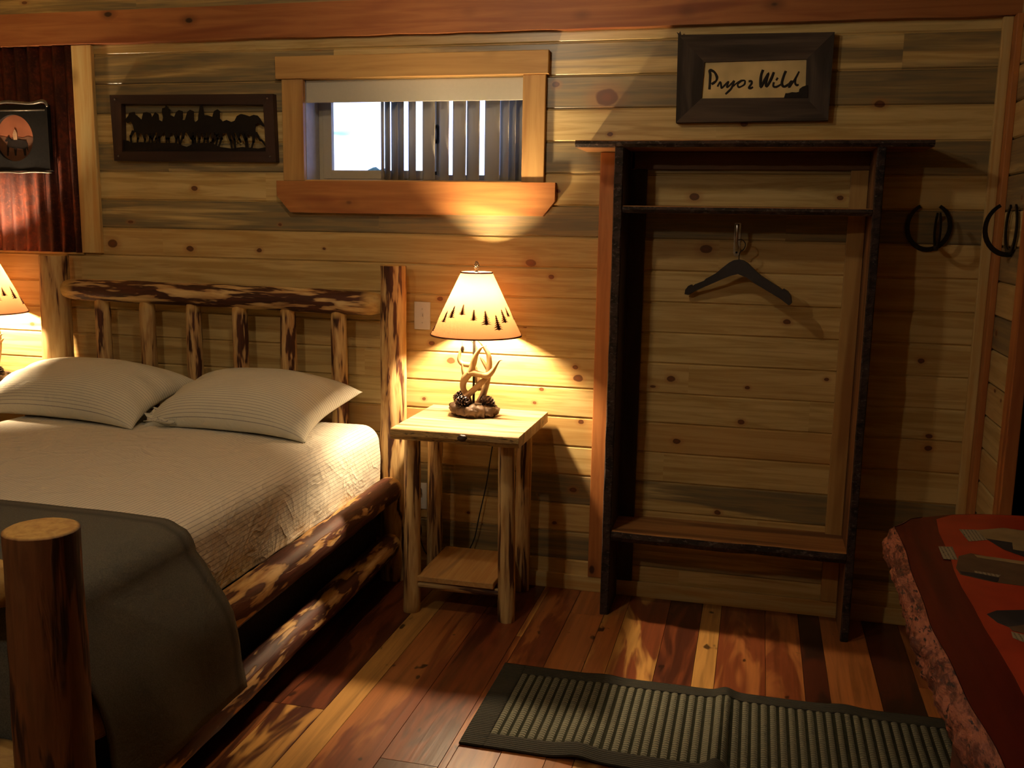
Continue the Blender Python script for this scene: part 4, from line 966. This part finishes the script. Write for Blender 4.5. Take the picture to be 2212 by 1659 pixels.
GRASS=[(-2.845,1.9177),(-2.8121,1.9141),(-2.7962,1.9035),(-2.7467,1.9069),(-2.6896,1.9032),(-2.6327,1.9031),(-2.5681,1.9029),(-2.5127,1.8855),(-2.4721,1.9027),(-2.3928,1.9025),(-2.3462,1.8852),(-2.2916,1.8782),(-2.2369,1.885),(-2.1598,1.8781),(-2.1174,1.8848),(-2.1189,1.8304),(-2.8497,1.8365)]
mb = MB(); mb.prism(HORSE, -.024, -.021)
for L in LEGS:
    for (x0, z0), (x1, z1), w0, w1 in ((L[0], L[1], .009, .005), (L[1], L[2], .005, .004)):
        mb.prism([(x0 - w0, z0 + .006), (x0 + w0, z0 + .006), (x1 + w1, z1 - .003), (x1 - w1, z1 - .003)], -.0238, -.0212)
mb.prism(GRASS, -.0245, -.0208)
mb.build('horse_silhouette', M['iron'], hf)
for x, z in ((-2.862, 2.094), (-2.104, 2.088), (-2.098, 1.842), (-2.858, 1.845)):
    mb = MB(); mb.blob((x, -.035, z), .0045, 2, 0); mb.build('corner_screw', M['pewter'], hf, smooth=True)

sg = thing('name_sign', 'weathered wood framed sign with black script lettering above the open shelf unit', 'sign', (-.06, 0, 2.14))
o4 = [(-.352, 2.303), (.226, 2.297), (.224, 1.978), (-.346, 1.974)]; i4 = [(-.2465, 2.200), (.1315, 2.203), (.136, 2.064), (-.252, 2.065)]
for k in range(4):
    a, b = k, (k + 1) % 4
    mb = MB(); mb.prism([o4[a], o4[b], i4[b], i4[a]], -.036, -.001)
    for v in mb.v:
        if abs(v.x + .06) < .21 and abs(v.z - 2.135) < .09 and v.y < -.02: v.y = -.029
    mb.build('frame_board', M['grey_frame'] if k % 2 == 0 else M['grey_frame_z'], sg)
mb = MB(); mb.prism([(-.352, 2.303), (-.358, 2.314), (-.349, 2.309), (-.344, 2.317), (-.340, 2.304)], -.034, -.02); mb.build('wood_splinter', M['grey_frame'], sg)
mb = MB(); mb.prism([(-.26, 2.21), (.14, 2.21), (.14, 2.06), (-.26, 2.06)], -.022, -.002); panel = mb.build('panel', M['paper'], sg)
STROKES=[[(-.2236,2.0991),(-.223,2.1263),(-.223,2.1543),(-.227,2.1684),(-.2204,2.1702),(-.2067,2.1624),(-.1972,2.1445),(-.1994,2.1315),(-.2085,2.1232),(-.2169,2.1187)],[(-.1935,2.1089),(-.1839,2.1265),(-.1793,2.1106),(-.177,2.103),(-.1644,2.1159)],[(-.1644,2.1159),(-.1527,2.1269),(-.1575,2.1102),(-.1535,2.1073),(-.1311,2.1303)],[(-.1311,2.1303),(-.1392,2.1043),(-.1499,2.0914),(-.1616,2.0803)],[(-.1338,2.1098),(-.1194,2.1226),(-.1029,2.1317)],[(-.1028,2.1298),(-.1172,2.117),(-.1128,2.1058),(-.1017,2.1093),(-.0917,2.1166),(-.0915,2.1296),(-.1028,2.1298)],[(-.0773,2.1266),(-.067,2.1273),(-.0656,2.118),(-.0751,2.1033),(-.0674,2.1013),(-.0593,2.1058)],[(-.0255,2.1682),(-.031,2.1507),(-.0325,2.1286),(-.0298,2.1044),(-.0185,2.1283),(-.0044,2.1558),(-.0119,2.1264),(-.0089,2.106),(.0054,2.1316),(.0149,2.1591)],[(.0309,2.1385),(.025,2.1285)],[(.0171,2.1222),(.0161,2.1074),(.0274,2.1045),(.0453,2.1143)],[(.0589,2.1628),(.0526,2.1455),(.0469,2.118),(.0551,2.1049),(.0713,2.1121)],[(.0713,2.1121),(.0832,2.1266),(.0738,2.101),(.0872,2.121),(.0964,2.1355),(.1077,2.16)],[(.0964,2.1355),(.0957,2.1172),(.1026,2.1097),(.1089,2.1124)]]
WID = [.0050, .0036, .0036, .0042, .0030, .0036, .0042, .0052, .0040, .0040, .0050, .0040, .0040]
mb = MB()
for S_, w_ in zip(STROKES, WID): mb.tube([(x, -.0225, z) for x, z in S_], [w_ * (.75 + .35 * abs(math.sin(i * 1.7 + .8))) for i in range(len(S_))], 8, 4, flat=None)
for v in mb.v: v.y = -.0225 + (v.y + .0225) * .18
mb.build('lettering', M['ink'], panel)
mb = MB(); mb.prism([(.0574,2.062),(.0622,2.0799),(.0714,2.0798),(.0859,2.0833),(.1007,2.0821),(.1107,2.0838),(.1127,2.0948),(.1232,2.1029),(.142,2.109),(.146,2.062)], -.032, -.021); mb.build('corner_motif', M['ink'], sg)

# round western print in a black frame on the tin
pc = thing('round_picture', 'black framed picture with a round rust coloured scene, hung on rusty tin', 'picture', (-3.40, -.03, 1.93))
mb = MB(); ci = [(-3.40 + .106 * math.cos(2 * PI * k / 48), 1.925 + .106 * math.sin(2 * PI * k / 48)) for k in range(48)]
oc = []
for k in range(48):
    c_, s_ = math.cos(2 * PI * k / 48), math.sin(2 * PI * k / 48); q = min(.190 / max(1e-6, abs(c_)), .150 / max(1e-6, abs(s_))); oc.append((-3.40 + c_ * q, 1.925 + s_ * q))
for k in range(48): mb.prism([ci[k], oc[k], oc[(k + 1) % 48], ci[(k + 1) % 48]], -.046, -.026)
mb.build('mat_frame', M['black'], pc)
mb = MB(); mb.box(-3.59, -3.21, -.028, -.0215, 1.775, 2.075); mb.build('backing', M['black'], pc)
mb = MB(); mb.prism([p for p in ci], -.030, -.0285); disk = mb.build('print_sky', M['sky_print'], pc)
mb = MB(); mb.prism([(x, min(z, 1.93 + .004 * math.sin(x * 90))) for x, z in ci], -.0308, -.0302); mb.build('print_ground', M['ground_print'], pc)
mb = MB(); mb.prism([(-3.455, 1.845), (-3.447, 1.845), (-3.440, 1.885), (-3.415, 1.880), (-3.412, 1.846), (-3.403, 1.846), (-3.398, 1.880), (-3.365, 1.876), (-3.360, 1.846), (-3.350, 1.846), (-3.348, 1.885), (-3.336, 1.862), (-3.338, 1.900), (-3.345, 1.915), (-3.375, 1.918), (-3.395, 1.922), (-3.425, 1.918), (-3.440, 1.934), (-3.462, 1.914), (-3.455, 1.910), (-3.446, 1.912), (-3.452, 1.890)], -.0318, -.0306); mb.build('print_dark_shape', M['ink'], pc)
mb = MB(); mb.prism([(-3.413, 1.918), (-3.393, 1.918), (-3.392, 1.945), (-3.397, 1.957), (-3.404, 1.968), (-3.410, 1.957), (-3.416, 1.944)], -.0322, -.0307); mb.build('print_pale_shape', M['cream_print'], pc)
mb = MB(); mb.tube([(-3.60, -.046, 2.084), (-3.50, -.047, 2.081), (-3.42, -.047, 2.089), (-3.30, -.047, 2.080), (-3.225, -.047, 2.089), (-3.205, -.046, 2.065)], [.006, .006, .008, .006, .009, .005], 8); mb.tube([(-3.60, -.047, 2.050), (-3.22, -.047, 2.050)], .004, 8, 1)
mb.build('twisted_top_rail', M['pewter'], pc, smooth=True)
mb = MB(); mb.tube([(-3.60, -.046, 1.766), (-3.45, -.047, 1.771), (-3.38, -.047, 1.767), (-3.30, -.047, 1.772), (-3.205, -.046, 1.768)], [.004, .005, .004, .005, .004], 8); mb.build('twisted_lower_rail', M['pewter'], pc, smooth=True)

pc.location.y -= .007
# horseshoe hooks
def shoe(mb, c, ax_u, ax_v, R=.078, w=.016, th=.007, open_=.95, nrm=None):
    u, v = Vector(ax_u), Vector(ax_v); nn = u.cross(v).normalized(); pts = []
    for k in range(31):
        a = PI / 2 + open_ / 2 + (2 * PI - open_) * k / 30
        pts.append(Vector(c) + u * math.cos(a) * R * .96 + v * (math.sin(a) * R * 1.10))
    n = len(pts); vs = []
    for i, p in enumerate(pts):
        t = (pts[min(i + 1, n - 1)] - pts[max(i - 1, 0)]).normalized(); o_ = t.cross(nn)
        ww = w * (.75 + .35 * math.sin(PI * i / (n - 1)))
        vs += [p + o_ * ww * .5 - nn * th / 2, p - o_ * ww * .5 - nn * th / 2, p - o_ * ww * .5 + nn * th / 2, p + o_ * ww * .5 + nn * th / 2]
    mb.add(vs, [(4 * i + a, 4 * i + (a + 1) % 4, 4 * i + 4 + (a + 1) % 4, 4 * i + 4 + a) for i in range(n - 1) for a in range(4)] + [(3, 2, 1, 0), (4 * n - 4, 4 * n - 3, 4 * n - 2, 4 * n - 1)])
hs = thing('horseshoe_hook', 'black horseshoe hook on the back wall right of the open shelf unit', 'hook', (.614, 0, 1.588), 'horseshoe hooks')
mb = MB(); shoe(mb, (.614, -.008, 1.588), (1, 0, 0), (0, 0, 1)); mb.build('wall_shoe', M['iron'], hs)
mb = MB(); shoe(mb, (.636, -.075, 1.575), (0, 1, 0), (0, 0, 1), .062, .014); mb.build('hook_shoe', M['iron'], hs)
hs2 = thing('horseshoe_hook', 'black horseshoe hook on the right side wall, cut off by the picture edge', 'hook', (XR, -.24, 1.588), 'horseshoe hooks')
mb = MB(); shoe(mb, (XR - .010, -.23, 1.588), (0, -1, 0), (0, 0, 1)); mb.build('wall_shoe', M['iron'], hs2)
mb = MB(); shoe(mb, (XR - .015, -.23, 1.585), (1, 0, 0), (0, 0, 1), .082, .016); mb.build('hook_shoe', M['iron'], hs2)

# ------------------------------------------------------------------ table with bark edge
tb = thing('live_edge_table', 'red stained slab table with rough bark edge at the lower right', 'table', (.9, -1.7, 0))
ZT = .745
def edge_x(y):
    return .425 + .018 * math.sin((y + 1.1) * 2.1) + .012 * noise.noise(Vector((y * 4, 3, 0)))
near, far = -3.05, -.93
left = []
n = 110
for i in range(n + 1):
    y = near + (far - .10 - near) * i / n; left.append((edge_x(y), y))
c0 = left[-1]
corner = [(.445, -1.12), (.475, -1.06), (.53, -1.02), (.60, -.975), (.68, -.945), (.80, -.925), (.95, -.918), (1.15, -.915), (1.35, -.92)]
left = [p for p in left if p[1] < -1.15]
outline = left + corner + [(1.38, -1.4), (1.38, near)]
mb = MB(); mb.slab(outline, ZT - .085, ZT); mb.build('slab', M['red_dark'], tb)
# bark: rough strip along the left edge
mb = MB(); vs = []; pth = []
bp = left + corner[:3]
for (x0_, y0_), (x1_, y1_) in zip(bp, bp[1:]):
    for k in range(3): pth.append((x0_ + (x1_ - x0_) * k / 3, y0_ + (y1_ - y0_) * k / 3))
q = 9
for i, (x, y) in enumerate(pth):
    j = min(i, len(pth) - 2); tx, ty = pth[j + 1][0] - pth[j][0], pth[j + 1][1] - pth[j][1]; l = math.hypot(tx, ty); nx_, ny_ = -ty / l, tx / l
    for k in range(q):
        z = ZT + .001 - .088 * k / (q - 1)
        b = .030 * math.sin(PI * (.12 + .7 * k / (q - 1))) + .016 * noise.noise(Vector((x * 30, y * 22, z * 34))) + .009 * noise.noise(Vector((x * 60, y * 55, z * 90)))
        if k in (0,): b = .002
        if k == q - 1: b = -.004
        vs.append((x + nx_ * b, y + ny_ * b, z))
mb.add(vs, [(i * q + k, (i + 1) * q + k, (i + 1) * q + k + 1, i * q + k + 1)[::-1] for i in range(len(pth) - 1) for k in range(q - 1)])
mb.build('bark_edge', M['bark_red'], tb, smooth=True)
ins = [(edge_x(near) + .105, near)] + [(edge_x(y) + .105 + .004 * math.sin(y * 9), y) for y in [near + .12 * k for k in range(1, 15)] if y < -1.25] + [(.530, -1.18), (.545, -1.045), (.60, -.985), (.68, -.953), (.80, -.935), (.95, -.928), (1.36, -.930), (1.36, near)]
mb = MB(); mb.slab(ins, ZT + .0002, ZT + .0016); mb.build('centre_panel', M['red'], tb)
mb = MB(); mb.slab([(.46, -2.02), (.54, -2.02), (.54, -1.90), (.46, -1.90)], 0, ZT - .08)
mb.build('leg', M['red_dark'], tb)
mb = MB(); mb.slab([(1.2, -2.02), (1.28, -2.02), (1.28, -1.90), (1.2, -1.90)], 0, ZT - .08); mb.build('leg', M['red_dark'], tb)
mb = MB(); mb.slab([(1.2, -1.15), (1.28, -1.15), (1.28, -1.06), (1.2, -1.06)], 0, ZT - .08); mb.build('leg', M['red_dark'], tb)
# printed cut-outs lying on the tabletop
ZP = ZT + .0018
def cut(name, label, cat, layers, grp=None):
    t = thing(name, label, cat, (layers[0][1][0][0], layers[0][1][0][1], ZP), grp)
    for i, (pn, poly, mat) in enumerate(layers):
        mb = MB(); mb.slab(poly, ZP + i * .0003, ZP + .0006 + i * .0003); mb.build(pn, M[mat], t)
    return t
cut('print_cutout', 'tan printed paper cut-out with a newsprint tab, farthest on the red table', 'paper print',
    [('newsprint', [(.59, -1.133), (.637, -1.123), (.647, -1.212), (.595, -1.24)], 'clip'),
     ('pale_print', [(.636, -1.128), (.717, -1.081), (.80, -1.10), (.84, -1.20), (.78, -1.30), (.719, -1.295), (.694, -1.288), (.68, -1.23), (.647, -1.212)], 'photo_tan'),
     ('dark_print', [(.645, -1.201), (.708, -1.218), (.696, -1.28), (.76, -1.30), (.78, -1.335), (.71, -1.335), (.672, -1.287)], 'photo_dark')], 'prints on the red table')
cut('newsprint_clipping', 'small cream newsprint clipping at the tip of the long dark print', 'clipping', [('sheet', [(.507, -1.31), (.543, -1.303), (.537, -1.409), (.502, -1.413)], 'clip')])
cut('print_cutout', 'long dark brown printed strip with a pale stripe on the red table', 'paper print',
    [('print', [(.545, -1.378), (.58, -1.345), (.697, -1.389), (.80, -1.42), (.78, -1.60), (.656, -1.563), (.593, -1.556), (.523, -1.523), (.521, -1.477)], 'photo_mid'),
     ('pale_stripe', [(.587, -1.354), (.70, -1.374), (.78, -1.40), (.77, -1.425), (.694, -1.400), (.59, -1.375)], 'photo_tan'),
     ('pale_stripe', [(.562, -1.485), (.619, -1.501), (.61, -1.516), (.559, -1.499)], 'clip'),
     ('dark_patch', [(.525, -1.50), (.560, -1.505), (.61, -1.522), (.60, -1.552), (.594, -1.554), (.526, -1.521)], 'photo_dark')], 'prints on the red table')
cut('print_cutout', 'black pointed printed cut-out nearest the camera on the red table', 'paper print',
    [('print', [(.531, -1.774), (.557, -1.745), (.618, -1.724), (.74, -1.72), (.72, -1.86), (.596, -1.816), (.561, -1.837), (.543, -1.817)], 'photo_dark'),
     ('pale_patch', [(.561, -1.837), (.596, -1.816), (.66, -1.84), (.62, -1.88), (.585, -1.864), (.564, -1.856)], 'photo_mid'),
     ('newsprint', [(.56, -1.862), (.582, -1.874), (.62, -1.90), (.573, -1.914), (.556, -1.896)], 'clip')], 'prints on the red table')

# ------------------------------------------------------------------ rug
RX0, RX1, RY0, RY1 = -.806, 1.02, -1.368, -.803
def rug_z(x, y):
    z = .006
    z += .030 * math.exp(-((x + .035 - .03 * (y + 1.1)) / .030) ** 2) * (.7 + .3 * math.sin(y * 3))
    z += .012 * math.exp(-((x + .47 + .1 * (y + 1.1)) / .05) ** 2) * max(0, min(1, (-.95 - y) / .3))
    z += .006 * math.exp(-((x + .44) / .05) ** 2) * max(0, min(1, (y + 1.0) / .2))
    z += .008 * math.exp(-((x - .36) / .05) ** 2) * max(0, min(1, (y + 1.1) / .3))
    z += .003 * noise.noise(Vector((x * 4, y * 5, 0)))
    return max(.003, z)
def rug_sheet(name, x0, x1, y0, y1, fn, mats, par, nx, ny, mi=None, top=.004, skirt=True):
    mb = MB(); vs = [(x0 + (x1 - x0) * i / nx, y0 + (y1 - y0) * j / ny, 0) for i in range(nx + 1) for j in range(ny + 1)]
    vs = [(x, y, rug_z(x, y) + fn(x, y)) for x, y, _ in vs]; m = ny + 1
    mb.add(vs, [(i * m + j, (i + 1) * m + j, (i + 1) * m + j + 1, i * m + j + 1) for i in range(nx) for j in range(ny)])
    if mi: mb.mi = [mi(x0 + (x1 - x0) * (i + .5) / nx) for i in range(nx) for j in range(ny)]
    o = mb.build(name, mats, par, smooth=True)
    md = o.modifiers.new('thick', 'SOLIDIFY'); md.thickness = .005; md.offset = -1
    return o
rug = thing('runner_rug', 'grey ribbed runner rug with a dark border and a raised fold, on the wooden floor', 'rug', ((RX0 + RX1) / 2, (RY0 + RY1) / 2, 0))
B = .078
PIT_ = .0292
def rib(x, y):
    f = ((x - RX0 - B) / PIT_) % 1.0
    return .0005 + .0036 * max(0, math.sin(PI * min(1, f / .66))) ** .7 if f < .66 else .0005
rug_sheet('ribbed_field', RX0 + B, RX1 - B, RY0 + B, RY1 - B * .82, rib, [M['rug_rib'], M['rug_gap']], rug, 684, 44, mi=lambda x: 0 if ((x - RX0 - B) / PIT_) % 1.0 < .66 else 1)
edge = lambda x, y: .0035
rug_sheet('border', RX0, RX0 + B, RY0, RY1, edge, M['rug_edge'], rug, 10, 44)
rug_sheet('border', RX1 - B, RX1, RY0, RY1, edge, M['rug_edge'], rug, 10, 44)
rug_sheet('border', RX0 + B, RX1 - B, RY0, RY0 + B, edge, M['rug_edge'], rug, 200, 8)
rug_sheet('border', RX0 + B, RX1 - B, RY1 - B * .82, RY1, edge, M['rug_edge'], rug, 200, 8)

# ------------------------------------------------------------------ outside
tr_ = thing('distant_tree', 'small bluish tree top far outside, in the lower corner of the window pane', 'tree', (-11.9, 26, 0))
mb = MB()
for i in range(26):
    mb.blob((-11.9 + rnd.uniform(-.35, .6), 26 + rnd.uniform(-.4, .4), 2.2 + rnd.uniform(0, .82)), rnd.uniform(.12, .25), 2, .6, 3, seed=i)
mb.build('foliage', M['leaf'], tr_, smooth=True)
mb = MB(); mb.tube([(-11.9, 26, 0), (-11.9, 26, 2.4)], .08, 8, 1); mb.build('trunk', M['cone'], tr_)
mb = MB(); mb.box(-60, 40, 2, 120, -.4, -.3); struct(mb.build('ground', M['leaf']))

# ------------------------------------------------------------------ light
wd = bpy.data.worlds.new('sky'); SC.world = wd; wd.use_nodes = True; nt = wd.node_tree
bg = nt.nodes['Background']
tcw = nt.nodes.new('ShaderNodeTexCoord'); nz = nt.nodes.new('ShaderNodeTexNoise'); nz.inputs['Scale'].default_value = 9.0; nz.inputs['Detail'].default_value = 3
mpw = nt.nodes.new('ShaderNodeMapping'); mpw.inputs['Scale'].default_value = (1, 1, 5)
nt.links.new(tcw.outputs['Generated'], mpw.inputs[0]); nt.links.new(mpw.outputs[0], nz.inputs['Vector'])
rp = nt.nodes.new('ShaderNodeValToRGB'); rp.color_ramp.elements[0].position = .28; rp.color_ramp.elements[1].position = .36
rp.color_ramp.elements[0].color = (.36, .58, .75, 1); rp.color_ramp.elements[1].color = (.95, 1.15, 2.2, 1)
nt.links.new(nz.outputs[0], rp.inputs[0]); nt.links.new(rp.outputs[0], bg.inputs[0])
bg.inputs[1].default_value = 2.0

def lamp_light(name, loc, power, col, rad):
    l = bpy.data.lights.new(name, 'POINT'); l.energy = power; l.color = col; l.shadow_soft_size = rad
    o = bpy.data.objects.new(name, l); COL.objects.link(o); o.location = loc; return o
WARM = (1.0, .835, .61)
lamp_light('ceiling_fixture', (-1.90, -3.65, 2.66), 34, WARM, .05)
lamp_light('ceiling_fixture', (-1.16, -1.62, 2.66), 17.5, WARM, .05)

SC.view_settings.view_transform = 'Standard'; SC.view_settings.look = 'None'
SC.view_settings.exposure = 0.0; SC.view_settings.gamma = 1.0; SC.view_settings.use_curve_mapping = False
cy = SC.cycles
cy.use_denoising = True; cy.max_bounces = 4; cy.diffuse_bounces = 3; cy.glossy_bounces = 2; cy.transmission_bounces = 3; cy.transparent_max_bounces = 8
cy.sample_clamp_indirect = 4.0; cy.use_adaptive_sampling = True; cy.adaptive_threshold = .06; cy.adaptive_min_samples = 16; cy.caustics_reflective = False; cy.caustics_refractive = False
